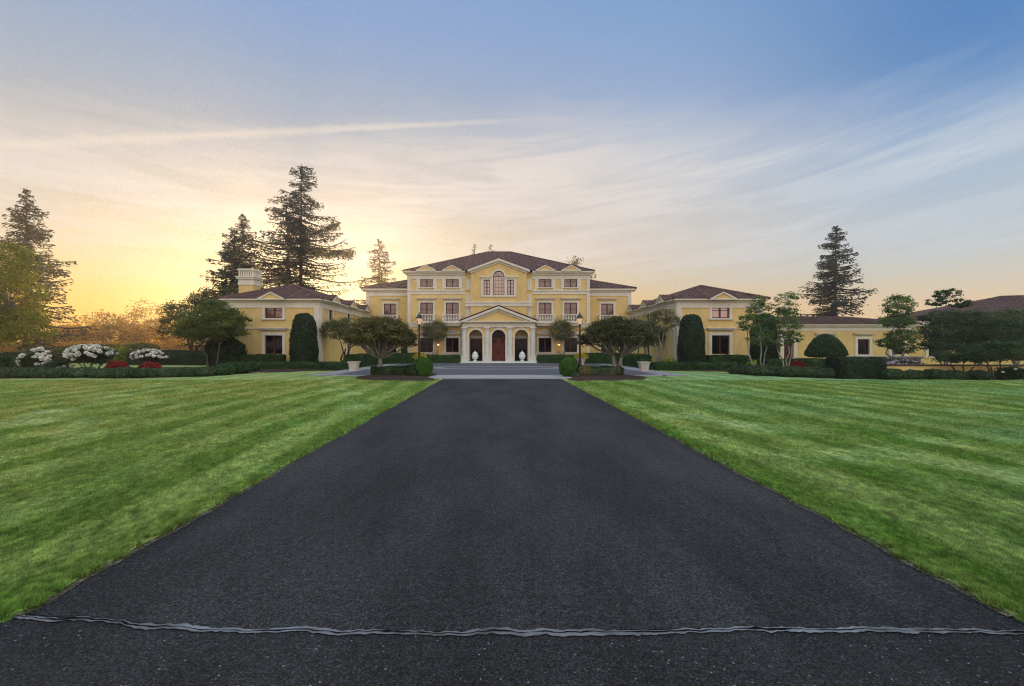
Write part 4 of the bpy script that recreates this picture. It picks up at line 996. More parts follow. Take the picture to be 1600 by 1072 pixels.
def conifer(x, y, h, r, label, mat, seed, base=0.12, nb=110, droop=0.25, rough=0.25, leaf=0.42, per=46, stems=None, power=0.85, taper=None, gap=0.0, up=0.0, name='conifer_tree', extra=None, group=None, barkm=None):
    rg = np.random.default_rng(seed); t = thing(name, (x, y, 0), label, 'tree', group)
    mb = MB(); C = []; Dn = []; Sz = []
    for (ox, oy, hs, rs) in (stems or [(0, 0, 1.0, 1.0)]):
        H = h*hs; RR = r*rs; tr = 0.0095*H+0.05
        lean = rg.normal(size=2)*0.006*H
        pts = [(x+ox+lean[0]*q*q, y+oy+lean[1]*q*q, H*q) for q in (0, .15, .35, .55, .75, .9, 1.0)]
        mb.tube([tuple(p) for p in pts], [tr*1.25, tr, tr*.82, tr*.6, tr*.36, tr*.16, 0.02], 8)
        for i in range(nb):
            q = base+(1-base)*((i+rg.random())/nb)**0.92
            if q > .985: q = .985
            if gap and rg.random() < gap: continue
            prof = (1-q)**power if taper is None else taper(q)
            L_ = RR*prof*(1+rough*rg.normal()) + 0.12
            if L_ < .12: continue
            az_ = rg.random()*2*math.pi; dirx, diry = math.cos(az_), math.sin(az_)
            z0 = H*q; p0 = np.array([x+ox+lean[0]*q*q, y+oy+lean[1]*q*q, z0])
            dr = droop*(1-q*0.9)*(0.6+.8*rg.random()) - up*q
            k = 7; path = []
            for j in range(k+1):
                s_ = j/k; zz = z0 - dr*L_*math.sin(s_*math.pi*.62) + 0.10*L_*s_**3
                path.append(np.array([p0[0]+dirx*L_*s_, p0[1]+diry*L_*s_, zz]))
            mb.tube([tuple(p) for p in path[::2]] + [tuple(path[-1])], [max(.03, 0.05*L_**.6*(1-j/5)) for j in range(len(path[::2])+1)], 4)
            m_ = int(per*1.75*(0.35+L_/r)); s_ = rg.random(m_)**0.75*0.97+.04
            jj = np.minimum((s_*k).astype(int), k-1); ff = s_*k-jj; PA = np.array(path)
            P = PA[jj]*(1-ff[:, None])+PA[np.minimum(jj+1, k)]*ff[:, None]
            wdt = 0.24*L_*(1-s_*.55)*(0.3+s_); off = rg.normal(size=m_)*wdt*.62
            P[:, 0] += -diry*off; P[:, 1] += dirx*off; P[:, 2] += -np.abs(off)*0.25 - rg.random(m_)**1.5*leaf*1.5*min(1, .25+L_/3) + rg.normal(size=m_)*.05
            C.append(P); Sz.append(np.full(m_, leaf*min(1.0, .38+L_/5.0))); dd = np.stack([dirx*.8-diry*np.sign(off)*.7, diry*.8+dirx*np.sign(off)*.7, np.full(m_, -.35)], 1); Dn.append(dd)
    if extra:
        for (p0, p1, m_) in extra:
            mb.tube([p0, tuple((np.array(p0)*.5+np.array(p1)*.5)+np.array([0, 0, -.25])), p1], [.16, .10, .05], 5); s_ = rg.random(m_)**.6; s_ = np.round(s_*11)/11+rg.normal(size=m_)*.022; P = np.outer(1-s_, p0)+np.outer(s_, p1)+rg.normal(size=(m_, 3))*np.array([.15, .4, .30])-np.outer(rg.random(m_)**2, [0, 0, 1.0]); C.append(P); Dn.append(rg.normal(size=(m_, 3))); Sz.append(np.full(m_, leaf*.8))
    C = np.concatenate(C); Dn = np.concatenate(Dn)
    mb.build('trunk', barkm or BARKD, t, (x, y, 0))
    leaf_obj('crown', leaf_quads(C, np.concatenate(Sz), rg, 0.2, 0.38, Dn), mat, t)
    return t

def broadleaf(x, y, label, mat, seed, blobs, leaf=0.12, n=9000, stems=1, fork=0.35, tr=0.12, spread=0.3, bark=None, name='broadleaf_tree', flat=0.0, clusters=60, cr=0.22, group=None, cat='tree', limbs=True, shell=0.5, baseoff=None):
    """blobs: (dx, dy, z, rx, ry, rz) relative to the base"""
    rg = np.random.default_rng(seed); t = thing(name, (x, y, 0), label, cat, group)
    mb = MB(); vol = np.array([b[3]*b[4]*b[5] for b in blobs])**(2/3); vol /= vol.sum(); C = []
    zmin = min(b[2]-b[5] for b in blobs); H = max(b[2] for b in blobs); cen = np.array([sum(b[i]*v for b, v in zip(blobs, vol)) for i in range(3)])
    heads = []
    for s_ in range(stems):
        a = 2*math.pi*s_/max(1, stems)+rg.random(); r_ = spread if stems > 1 else 0
        p0 = (x+0.25*r_*math.cos(a), y+0.25*r_*math.sin(a), -0.05); fz = zmin*0.5+fork*(H-zmin)+.1*rg.normal()
        p1 = (x+cen[0]*.6+r_*math.cos(a)*1.3, y+cen[1]*.6+r_*math.sin(a), max(.5, fz))
        q0 = tr*(1.0 if stems == 1 else .75); limb(mb, p0, p1, q0*1.25, q0*.7, rg, 0, 8); heads.append(np.array(p1))
    for bl, v in zip(blobs, vol):
        bc = np.array([x+bl[0], y+bl[1], bl[2]]); br_ = np.array(bl[3:6])
        hd = heads[int(rg.integers(len(heads)))] if stems < 3 else min(heads, key=lambda q: np.linalg.norm(q-bc))
        limb(mb, hd, bc, tr*.5, tr*.22, rg, 0, 6)
        kc = max(4, int(clusters*v)); m_ = max(10, int(n*v/kc))
        for i in range(kc):
            d = rg.normal(size=3); d /= np.linalg.norm(d); rad = (shell+(1-shell)*rg.random())**(1/2) if shell else rg.random()**(1/3)
            cc = bc+d*br_*rad
            if limbs and i % 2 == 0: limb(mb, bc+(cc-bc)*.0, cc, tr*.16, tr*.04, rg, 0, 4, 3)
            g_ = rg.normal(size=(m_, 3))*br_.mean()*cr*np.array([1.15, 1.15, .6 if flat else .8])*(0.7+.6*rg.random()); C.append(cc+g_)
    C = np.concatenate(C); C = C[C[:, 2] > 0.1]
    mb.build('trunk', bark or BARK, t, (x, y, 0))
    leaf_obj('crown', leaf_quads(C, leaf, rg, flat, 0.55), mat, t)
    return t

def surf_leaves(pts_fn, area, leaf, rg, dens=2.6):
    n = int(area*dens/(leaf*leaf)); P, Nn = pts_fn(n, rg)
    P = P+Nn*(rg.normal(size=(n, 1))*leaf*.35); return leaf_quads(P, leaf*1.25, rg, 0, .6)
def grid_core(fn, nu, nv):
    V = []; 
    for j in range(nv+1):
        for i in range(nu): V.append(fn(i/nu, j/nv))
    Fc = [(j*nu+i, j*nu+(i+1) % nu, (j+1)*nu+(i+1) % nu, (j+1)*nu+i) for j in range(nv) for i in range(nu)]
    return np.array(V), np.array(Fc)
def rev_shrub(x, y, prof, label, mat, seed, leaf=0.08, name='shrub', cat='shrub', group=None, wob=0.05, dens=2.6, z0=0.0, parent=None, sx=1.0, sy=1.0, objname='foliage'):
    """clipped shrub from a profile of (radius, z)"""
    rg = np.random.default_rng(seed); pr = np.array(prof, float); seg = np.sqrt((np.diff(pr, axis=0)**2).sum(1)); cum = np.concatenate([[0], np.cumsum(seg)]); T = cum[-1]
    ph = rg.random(6)*6.28
    def rz(u, v):
        s_ = v*T; r_ = np.interp(s_, cum, pr[:, 0]); z_ = np.interp(s_, cum, pr[:, 1]); a = u*2*np.pi
        w_ = 1+wob*(np.sin(3*a+ph[0]+2.1*z_)+.7*np.sin(5*a+ph[1]-3.3*z_)+.6*np.sin(8*a+ph[2]+7*z_)); return r_*w_, z_*(1+.3*wob*np.sin(4*a+ph[3])), a
    rm = max(pr[:, 0].max(), .1); area = 2*math.pi*rm*.8*T*max(sx, sy)
    def pf(n, rg):
        v = rg.random(int(n*2.2)); u = rg.random(len(v)); r_, z_, a = rz(u, v); kp = rg.random(len(v)) < (r_/rm); u, v = u[kp][:n], v[kp][:n]
        r_, z_, a = rz(u, v); r2, z2, _ = rz(u, np.minimum(1, v+.02)); P = np.stack([x+sx*r_*np.cos(a), y+sy*r_*np.sin(a), z0+z_], 1)
        tv = np.stack([(r2-r_), (z2-z_)], 1); nn = np.stack([tv[:, 1], -tv[:, 0]], 1); nn /= np.linalg.norm(nn, axis=1, keepdims=True)+1e-9
        N_ = np.stack([nn[:, 0]*np.cos(a), nn[:, 0]*np.sin(a), nn[:, 1]], 1)
        if len(P) < n: P = np.concatenate([P, P[:n-len(P)]]); N_ = np.concatenate([N_, N_[:n-len(N_)]])
        return P, N_
    V = surf_leaves(pf, area, leaf, rg, dens)
    def cf(u, v):
        r_, z_, a = rz(u, v); return (x+sx*r_*.95*math.cos(a), y+sy*r_*.95*math.sin(a), z0+z_*.985)
    core = grid_core(cf, 24, 14)
    if parent is not None: return leaf_obj(objname, V, mat, parent, core)
    o = leaf_obj(name, V, mat, None, core, (x, y, z0)); return tag(o, label, cat, group)
def hedge(path, w, h, label, mat, seed, leaf=0.07, z0=0.0, name='hedge', wob=.03, dens=2.4, group=None, cat='hedge'):
    """clipped hedge along a ground path: rounded box section"""
    rg = np.random.default_rng(seed); P = np.array(path, float); seg = np.linalg.norm(np.diff(P, axis=0), axis=1); cum = np.concatenate([[0], np.cumsum(seg)]); L_ = cum[-1]
    sec = np.array([(-1, 0), (-1, .86), (-.9, .97), (-.75, 1), (.75, 1), (.9, .97), (1, .86), (1, 0)], float); sec[:, 0] *= w/2; sec[:, 1] *= h
    ss = np.linalg.norm(np.diff(sec, axis=0), axis=1); sc_ = np.concatenate([[0], np.cumsum(ss)]); T = sc_[-1]; ph = rg.random(6)*6.28
    def at(s_, v):
        s_ = np.asarray(s_, float); X = np.interp(s_, cum, P[:, 0]); Y = np.interp(s_, cum, P[:, 1]); e = .05
        dx_ = np.interp(s_+e, cum, P[:, 0])-np.interp(s_-e, cum, P[:, 0]); dy_ = np.interp(s_+e, cum, P[:, 1])-np.interp(s_-e, cum, P[:, 1]); q = np.sqrt(dx_**2+dy_**2)+1e-9; dx_, dy_ = dx_/q, dy_/q
        o = np.interp(v*T, sc_, sec[:, 0]); z = np.interp(v*T, sc_, sec[:, 1]); wv = 1+wob*(np.sin(s_*2.1+ph[0])+np.sin(s_*5.3+ph[1]+z*3)+.6*np.sin(s_*11+ph[2]))
        return np.stack([X-dy_*o*wv, Y+dx_*o*wv, z0+z*(1+wob*.6*np.sin(s_*1.7+ph[3])+wob*.5*np.sin(s_*6.1+ph[4]))], -1)
    def pf(n, rg):
        s_ = rg.random(n)*L_; v = rg.random(n); p = at(s_, v); c = at(s_, np.full(n, .5)); c[:, 2] = z0+h*.5; N_ = p-c; N_ /= np.linalg.norm(N_, axis=1, keepdims=True)+1e-9
        ne = int(w*h*dens/(leaf*leaf)); 
        E = []
        for s0 in (0.0, L_):
            b_ = at(np.full(ne, s0), rg.random(ne)); cc = at(np.array([s0]), np.array([.5]))[0]; cc[2] = z0+h*.45; f = rg.random((ne, 1))**.5; E.append(cc+(b_-cc)*f)
        p = np.concatenate([p]+E); N_ = np.concatenate([N_, np.zeros((2*ne, 3))]); return p, N_
    n = int(L_*T*dens/(leaf*leaf)); Pp, Nn = pf(n, rg); Pp = Pp+Nn*rg.normal(size=(len(Pp), 1))*leaf*.3; V = leaf_quads(Pp, leaf*1.25, rg, 0, .6)
    ns = max(2, int(L_/.4)); cv = []; nn_ = 14
    for i in range(ns+1):
        for j in range(nn_): q = at(np.array([L_*i/ns]), np.array([j/(nn_-1)]))[0]; c = at(np.array([L_*i/ns]), np.array([.5]))[0]; q = c+(q-c)*np.array([.96, .96, 1]); q[2] = q[2]*.985; cv.append(q)
    cf = [(i*nn_+j, i*nn_+j+1, (i+1)*nn_+j+1, (i+1)*nn_+j) for i in range(ns) for j in range(nn_-1)]
    for i in (0, ns):
        for j in range(nn_//2-1): cf.append((i*nn_+j, i*nn_+j+1, i*nn_+nn_-2-j, i*nn_+nn_-1-j))
    c = P.mean(0); o = leaf_obj(name, V, mat, None, (np.array(cv), np.array(cf)), (c[0], c[1], z0)); return tag(o, label, cat, group)

def PX(px, Y): return (px-VX)/F*Y
def PZ(py, Y): return CAMH+(VY-py)/F*Y

# --- conifers
conifer(PX(40, 72), 72, PZ(292, 72), 7.6, 'tall dark fir rising behind the leafy tree at the left edge', G['fir'], 11, nb=190, leaf=.5, power=.75, droop=.22)
conifer(PX(378, 80), 80, PZ(332, 80), 7.4, 'slender twin-topped fir behind the chimney, left of the tallest fir', G['fir'], 12, nb=165, leaf=.5, stems=[(0, 0, 1, 1), (-2.0, 1.5, .90, .9)], power=.72, droop=.28, per=46)
conifer(PX(470, 86), 86, PZ(258, 86), 8.2, 'tallest double-trunked fir with one long low limb, above the left wing roof', G['fir'], 13, nb=175, leaf=.5, rough=.42, gap=.05,
        stems=[(0, 0, 1, 1), (-2.6, 1.0, .86, .85)], taper=lambda q: (.62 if q < .35 else .62+.38*(q-.35)/.15 if q < .5 else 1.0*(1-(q-.5)/.5*.9)**.75)*(.9), droop=.2, per=46,
        extra=[((PX(475, 86), 86, PZ(395, 86)), (PX(552, 86), 85, PZ(397, 86)), 1500), ((PX(475, 86), 86, PZ(370, 86)), (PX(531, 86), 85, PZ(350, 86)), 900)])
conifer(PX(592, 88), 88, PZ(372, 88), 6.4, 'pale thin cone-shaped fir between the left wing and the mansion', G['cedar'], 14, nb=150, leaf=.42, power=.7, per=34, gap=.05)
conifer(PX(743, 118), 118, PZ(380, 118), 6, 'thin fir tip showing over the mansion ridge, left of its neighbour', G['fir'], 15, nb=110, leaf=.5, per=20, power=.8)
conifer(PX(768, 118), 118, PZ(380, 118), 6, 'thin fir tip showing over the mansion ridge, the nearer one to the gable top', G['fir'], 16, nb=100, leaf=.5, per=22, rough=.4)
conifer(PX(1305, 74), 74, PZ(352, 74), 6.3, 'tall ragged dark fir behind the single-storey wing on the right', G['firdark'], 17, nb=210, leaf=.42, rough=.38, power=.68, droop=.3, per=60, gap=.12, up=.2)
broadleaf(PX(897, 100), 100, 'wispy treetop showing over the right end of the mansion roof', G['cedar'], 18,
          [(0, 0, 17, 1.6, 2, 4.5), (2.5, 0, 15.8, 1.8, 2, 3), (-2.5, 0, 15.5, 1.2, 1, 2.0)], leaf=.4, n=1500, clusters=46, cr=.2, tr=.25)
# --- far golden tree line
far = [(108, 505, 26), (135, 492, 30), (160, 482, 34), (188, 486, 30), (207, 480, 30), (232, 468, 36), (262, 478, 30), (290, 488, 30), (70, 500, 30), (322, 492, 30)]
shapes = ['first rounded far tree right of the big left fir', 'second far tree with a jagged top on the horizon', 'broad far tree above the large white rhododendron', 'far tree in a dip of the horizon tree line', 'narrow far tree left of the tallest far tree',
          'tallest rounded tree of the far golden line', 'far golden tree just left of the dark maple', 'far golden tree behind the dark maple', 'far tree behind the foot of the big left fir', 'far tree behind the green maple by the left wing']
for i, (px, py, wpx) in enumerate(far):
    Yd = 105+(i*37 % 17); s_ = Yd/F; h = CAMH+(VY-py)*s_; r = wpx*s_*.85
    broadleaf(PX(px, Yd), Yd, shapes[i], G['gold'], 30+i, [(0, 0, h*.60, r, r, h*.38), (r*.55, 0, h*.42, r*.7, r, h*.28), (-r*.55, 0, h*.45, r*.7, r, h*.3), (0.2*r, 0, h*.22, r, r, h*.2)],
              leaf=.48, n=2600, clusters=85, cr=.13, tr=.28, group='far trees on the horizon')
hedge([(-125, 96), (-60, 92), (-36, 90)], 6, 2.6, 'low sunlit scrub below the far trees', G['gold'], 50, leaf=.5, wob=.12, name='scrub', cat='scrub')
# left edge tree
broadleaf(PX(-18, 46), 46, 'large leafy tree cut by the left edge of the picture', G['lefttree'], 60,
          [(0, 0, 8.4, 4.2, 4, 4.0), (2.6, -.5, 6.2, 3.2, 3, 2.8), (-2, 0, 7, 4, 3, 3.5), (3.2, 0, 3.9, 2.9, 2.5, 1.6), (.5, -1.5, 4.2, 3.5, 2.5, 2.0), (1.2, 0, 11, 2.2, 2, 1.8)], leaf=.24, n=24000, clusters=330, cr=.13, tr=.3)
# maples by the left wing
broadleaf(PX(298, 62), 62, 'dark spreading tree with several trunks behind the green maple', G['jmaple'], 61,
          [(0, 0, 6.5, 3.6, 3, 2.2), (-2.2, 0, 4.8, 2.2, 2, 1.5), (2, 0, 7.2, 3, 2, 2.0), (3.8, 0, 8.4, 2.5, 2, 2)], leaf=.26, n=10000, clusters=130, cr=.16, tr=.22, stems=3, spread=1.0, bark=BARKD, flat=.3)
broadleaf(PX(333, 40.5), 40.5, 'green spreading maple standing in front of the left wing corner', G['maplegreen'], 62,
          [(0, 0, 4.4, 2.6, 2, 1.2), (1.5, -.3, 3.7, 1.7, 1.6, 1.0), (-1.4, 0, 3.6, 1.8, 1.5, 1.0), (.3, 0, 5.2, 1.6, 1.4, .8), (2.3, 0, 4.3, 1.0, 1, .5), (0, -.5, 3.2, 2.2, 1.4, .6)], leaf=.15, n=26000, clusters=260, cr=.13, tr=.09, stems=4, spread=.8, flat=.35, bark=BARK)
# shrubby dark tree mass at the left of the wing
rev_shrub(PX(352, 42), 42, [(1.2, 0), (1.5, 1.2), (1.4, 2.3), (.6, 2.9), (0, 3.0)], 'dark dense shrub in the shade behind the green maple', G['yew'], 63, leaf=.11, wob=.1)

# --- Japanese maples on the forecourt
def jmaple(x, y, label, seed, mir=1, stems=2, fork=.12, mat=None):
    mat = mat or G['jmaple']
    B = []
    rg = np.random.default_rng(seed)
    for i in range(44):
        a = i*2.399; r_ = 2.25*math.sqrt((i+.5)/44); z = 3.80-0.30*r_*r_+rg.normal()*.07
        B.append((mir*r_*math.cos(a)*1.0, r_*math.sin(a)*.9, max(2.2, z), .55, .52, .20))
    B.append((0, 0, 3.25, 1.5, 1.4, .40)); B.append((0, 0, 2.75, 1.9, 1.7, .30))
    return broadleaf(x, y, label, mat, seed, B, leaf=.115, n=42000, clusters=420, cr=.30, tr=.17, stems=stems, spread=.30, flat=.5, bark=BARKG, name='japanese_maple', group='japanese maples beside the drive', fork=fork, limbs=False)
jmaple(PX(594, 30.6), 30.6, 'umbrella-shaped bronze maple with pale twisted trunk, left of the drive end', 70, 1, 1, .16)
jmaple(PX(964, 31.0), 31.0, 'umbrella-shaped dark maple with several thin stems, right of the drive end', 71, -1, 4, .2, G['jdark'])
# pruned lollipop trees before the facade
def lollipop(px, Y, label, seed, r=1.45, mat=None, zc=None, tr=.1, n=7000):
    zc = zc or PZ(517, Y)
    return broadleaf(PX(px, Y), Y, label, mat or G['bronze'], seed, [(0, 0, zc, r, r, r*.86)], leaf=.11, n=n, clusters=130, cr=.17, tr=tr, stems=4, spread=.35, name='pruned_tree', fork=.2, shell=.55, bark=BARKG)
lollipop(680, 55.9, 'clipped round-headed tree on slim stems left of the portico', 72)
lollipop(877, 55.9, 'clipped round-headed tree on slim stems right of the portico', 73)
broadleaf(PX(535, 44), 44, 'clipped flat-topped tree in front of the side wall of the left wing', G['olive'], 74, [(-.6, 0, 3.6, 1.5, 1.3, .9), (1.0, 0, 3.9, 1.6, 1.3, .9), (2.2, .5, 4.1, 1.1, 1, .6)], leaf=.12, n=12000, clusters=170, cr=.16, tr=.11, stems=3, spread=.3, bark=BARKD, name='pruned_tree')
broadleaf(PX(1034, 42), 42, 'clipped vase-shaped tree with bare fanning branches by the right wing', G['olive'], 75, [(-1.1, 0, 4.5, .9, .8, .55), (.1, 0, 4.9, 1.0, .9, .55), (.9, 0, 4.3, .75, .8, .55), (-.3, 0, 3.6, .8, .8, .35)], leaf=.11, n=5000, clusters=120, cr=.17, tr=.12, stems=3, spread=.35, bark=BARKG, name='pruned_tree', fork=.25)
broadleaf(PX(1003, 47), 47, 'green tree between the right maple and the right wing', G['darkleaf'], 76, [(0, 0, 3.4, 1.8, 1.4, 1.1), (-1, 0, 4.2, 1.2, 1, .7), (1, 0, 3, 1.4, 1, 1)], leaf=.14, n=9000, clusters=130, cr=.17, tr=.12, stems=2, spread=.3)
# slim cypress by the mansion
rev_shrub(PX(631.5, 57.2), 57.2, [(.30, 0), (.36, .6), (.36, 2.2), (.28, 2.9), (0, 3.1)], 'slim dark cypress at the left corner of the main block', G['yew'], 77, leaf=.09, name='cypress', cat='cypress', dens=3)
# columnar yews
yp = lambda w, h: [(w*.82, 0.05), (w*.98, h*.10), (w, h*.35), (w*.93, h*.62), (w*.80, h*.84), (w*.62, h*.95), (w*.4, h*.985), (0, h)]
rev_shrub(PX(475, 41.3), 41.3, yp(1.15, PZ(490, 41.3)), 'broad dark clipped yew column before the left wing', G['yew'], 80, leaf=.09, name='clipped_yew', cat='yew', group='tall clipped yew columns', wob=.03, dens=3.2)
rev_shrub(PX(1080, 41), 41, yp(1.12, PZ(492, 41)), 'broad dark clipped yew column before the right wing', G['yew'], 81, leaf=.09, name='clipped_yew', cat='yew', group='tall clipped yew columns', wob=.02, dens=3.2)
rev_shrub(PX(1194, 39), 39, yp(1.05, PZ(491, 39)), 'dark clipped yew column half hidden by the airy young trees', G['yew'], 82, leaf=.09, name='clipped_yew', cat='yew', group='tall clipped yew columns', wob=.03, dens=3.2)
# mushroom topiary
X_, Y_ = PX(1290, 36), 36
t = thing('mushroom_topiary', (X_, Y_, 0), 'dome-shaped clipped topiary on bare stems before the single-storey wing', 'topiary')
rev_shrub(X_, Y_, [(0, 0), (1.1, -.02), (1.38, .10), (1.36, .25), (1.15, .75), (.82, 1.25), (.45, 1.58), (0, 1.72)], None, G['darkleaf'], 83, leaf=.075, wob=.012, z0=PZ(556.5, 36), parent=t, objname='crown', dens=3.4)
mb = MB(); rg = np.random.default_rng(5)
for i in range(6):
    a = i*1.05+.3; limb(mb, (X_+.12*math.cos(a), Y_+.12*math.sin(a), 0), (X_+.75*math.cos(a), Y_+.6*math.sin(a), PZ(555, 36)), .07, .04, rg)
mb.build('trunk', BARKG, t, (X_, Y_, 0))
# airy young trees
broadleaf(PX(1186, 32), 32, 'airy young tree with layered branches, left of its taller twin, before the right yew', G['young'], 85, [(0, 0, 4.5, .8, .8, .8), (-.35, 0, 3.6, .95, .8, .7), (.2, 0, 2.7, 1.0, .8, .6), (0, 0, 5.2, .4, .4, .4), (-.9, 0, 3.9, .5, .5, .3)], leaf=.11, n=6500, clusters=190, cr=.13, tr=.06, stems=3, spread=.5, flat=.4, bark=BARKG)
broadleaf(PX(1228, 31), 31, 'taller airy young tree right of its twin, before the single-storey wing', G['young'], 86, [(0, 0, 4.9, .75, .75, .8), (-.1, 0, 4.0, .9, .8, .6), (.15, 0, 3.2, .9, .8, .5), (.6, 0, 2.6, .7, .6, .3), (-.4, 0, 2.4, .7, .6, .35)], leaf=.11, n=6500, clusters=190, cr=.12, tr=.06, stems=3, spread=.5, flat=.4, bark=BARKG)
# trees on the right
TR = [(1404, 34, [(0, 0, 5.0, .85, .9, .85), (-.2, 0, 3.9, 1.1, 1, .5), (.2, 0, 2.7, 1.0, 1, .6), (-.7, 0, 2.3, .8, .8, .3), (.3, 0, 1.9, .8, .7, .4)], 'upright dark-leaved tree behind the left part of the low wall', 11000),
      (1475, 35, [(.2, 0, 6.0, .8, .8, .35), (-.7, 0, 5.4, .6, .7, .3), (1, 0, 5.3, .8, .8, .3), (0, 0, 4.2, 1.5, 1.2, .5), (0, 0, 3.2, 1.7, 1.2, .7), (-.6, 0, 2.3, 1.4, 1, .6)], 'open-crowned tree whose top stands out against the sky over the long brown roof', 15000),
      (1530, 36, [(-.5, 0, 4.1, 1.9, 1.4, .7), (1, 0, 3.4, 2.2, 1.5, .8), (-1.2, 0, 3.0, 2.0, 1.4, .9), (.5, 0, 2.3, 2.4, 1.4, .7)], 'dense leafy tree before the long brown roof', 26000),
      (1592, 37, [(0, 0, 4.2, 2.2, 1.5, .8), (0, 0, 3.1, 2.6, 1.5, .9), (0, 0, 2.2, 2.6, 1.5, .7)], 'leafy tree at the right edge before the long brown roof', 22000)]
for i, (px, Y, bl, lb, n) in enumerate(TR):
    broadleaf(PX(px, Y), Y, lb, G['darkleaf'] if i else G['young'], 90+i, bl, leaf=.13, n=n, clusters=330, cr=.13, tr=.08, stems=4, spread=.5, flat=.4, bark=BARKG)
broadleaf(PX(1500, 28.4), 28.4, 'low spreading dark maple in front of the low yellow wall', G['darkleaf'], 96, [(0, 0, 1.55, 1.3, .9, .32), (-.6, 0, 1.3, .8, .7, .22), (.8, 0, 1.4, .9, .7, .26), (.2, 0, 1.95, .9, .7, .2)], leaf=.09, n=13000, clusters=170, cr=.16, tr=.06, stems=4, spread=.5, flat=.5, bark=BARKD, name='low_maple', group='low dark maples by the wall')
broadleaf(PX(1556, 28.0), 28.0, 'low spreading dark maple nearest the right edge', G['darkleaf'], 97, [(0, 0, 1.6, 1.5, .9, .36), (-1.0, 0, 1.3, .9, .7, .22), (1.0, 0, 1.5, 1.0, .7, .3), (.3, 0, 2.1, 1.1, .7, .2)], leaf=.09, n=14000, clusters=180, cr=.16, tr=.06, stems=4, spread=.5, flat=.5, bark=BARKD, name='low_maple', group='low dark maples by the wall')

# --- hedges
hedge([(PX(663, 55.2), 55.2), (PX(718, 55.2), 55.2)], .9, .98, 'dark clipped hedge under the windows left of the portico', G['box'], 100, leaf=.08)
hedge([(PX(840, 55.2), 55.2), (PX(904, 55.2), 55.2)], .9, .98, 'dark clipped hedge under the windows right of the portico', G['box'], 101, leaf=.08)
hedge([(-13.6, 41.5), (-13.6, 52), (-9.3, 55.2)], 1.0, 1.25, 'clipped hedge running back along the left side of the forecourt', G['box'], 102, leaf=.08)
hedge([(13.1, 41.5), (13.1, 52), (9.4, 55.2)], 1.0, 1.25, 'clipped hedge running back along the right side of the forecourt', G['box'], 103, leaf=.08)
hedge([(-22.5, 39.5), (-17.5, 39.4), (-13.2, 39.3)], 1.3, .68, 'long low clipped hedge edging the lawn before the left wing', G['box'], 104, leaf=.07)
hedge([(12.7, 38.6), (16, 38.6), (19.6, 38.4)], 1.3, .70, 'long low clipped hedge edging the lawn before the right wing', G['box'], 105, leaf=.07)
hedge([(PX(366, 42.3), 42.3), (PX(443, 42.3), 42.3)], 1.0, 1.27, 'clipped hedge directly under the lower window of the left wing', G['box'], 106, leaf=.08)
hedge([(PX(1105, 42.3), 42.3), (PX(1166, 42.3), 42.3)], 1.0, 1.22, 'clipped hedge directly under the lower window of the right wing', G['box'], 107, leaf=.08)
hedge([(PX(1190, 35), 35), (PX(1300, 35), 35)], 1.2, 1.05, 'clipped hedge behind the red azalea on the right', G['box'], 108, leaf=.08)
hedge([(PX(1300, 29.2), 29.2), (PX(1371, 28.9), 28.9)], 1.6, 1.32, 'tall dark block hedge at the left end of the low yellow wall', G['yew'], 109, leaf=.07, wob=.045)
hedge([(-8.55, 30.9), (-5.4, 30.9)], 1.3, .68, 'low square-clipped hedge around the foot of the left maple', G['box'], 110, leaf=.06, wob=.05)
hedge([(5.6, 31.0), (8.0, 31.0)], 1.3, .66, 'low square-clipped hedge around the foot of the right maple', G['lavender'], 111, leaf=.07, wob=.06)
hedge([(-40, 50), (-28, 50), (-23.5, 49)], 1.4, 1.55, 'long dark hedge behind the white rhododendrons', G['yew'], 112, leaf=.1)
hedge([(-31, 56), (-27, 56), (-25, 55)], 1.0, .55, 'low hedge line on the sunlit patch behind the rhododendrons', G['box'], 113, leaf=.1)
hedge([(PX(-40, 34), 34.5), (PX(40, 34), 34.2)], 1.6, 1.45, 'dark leafy hedge at the left edge behind the border plants', G['rhodo'], 114, leaf=.11, wob=.08)
# ball shrubs
bp_ = lambda r: [(r*.55, 0), (r*.9, r*.32), (r, r*.85), (r*.92, r*1.35), (r*.66, r*1.76), (r*.35, r*1.93), (0, r*2)]
rev_shrub(PX(661, 29.9), 29.9, bp_(.62), 'bright green ball shrub left of the drive end', G['ball'], 120, leaf=.05, name='ball_shrub', group='ball shrubs flanking the drive', wob=.025, dens=3, z0=.1)
rev_shrub(PX(888.5, 30.1), 30.1, bp_(.60), 'bright green ball shrub right of the drive end', G['ball'], 121, leaf=.05, name='ball_shrub', group='ball shrubs flanking the drive', wob=.02, dens=3, z0=.1)
dome = lambda r, h: [(r*.75, 0), (r, h*.3), (r*.93, h*.62), (r*.62, h*.9), (0, h)]
rev_shrub(PX(644, 29.6), 29.6, dome(.5, .85), 'loose dark shrub between the left lamp post and the low hedge', G['rhodo'], 122, leaf=.09, wob=.12)
rev_shrub(PX(915, 29.8), 29.8, dome(.42, .8), 'loose reddish-green shrub at the foot of the right lamp post', G['jmaple'], 123, leaf=.09, wob=.12)
rev_shrub(PX(901, 29.2), 29.2, dome(.28, .32), 'tiny pale tuft beside the right lamp post', G['lavender'], 124, leaf=.07, wob=.15)
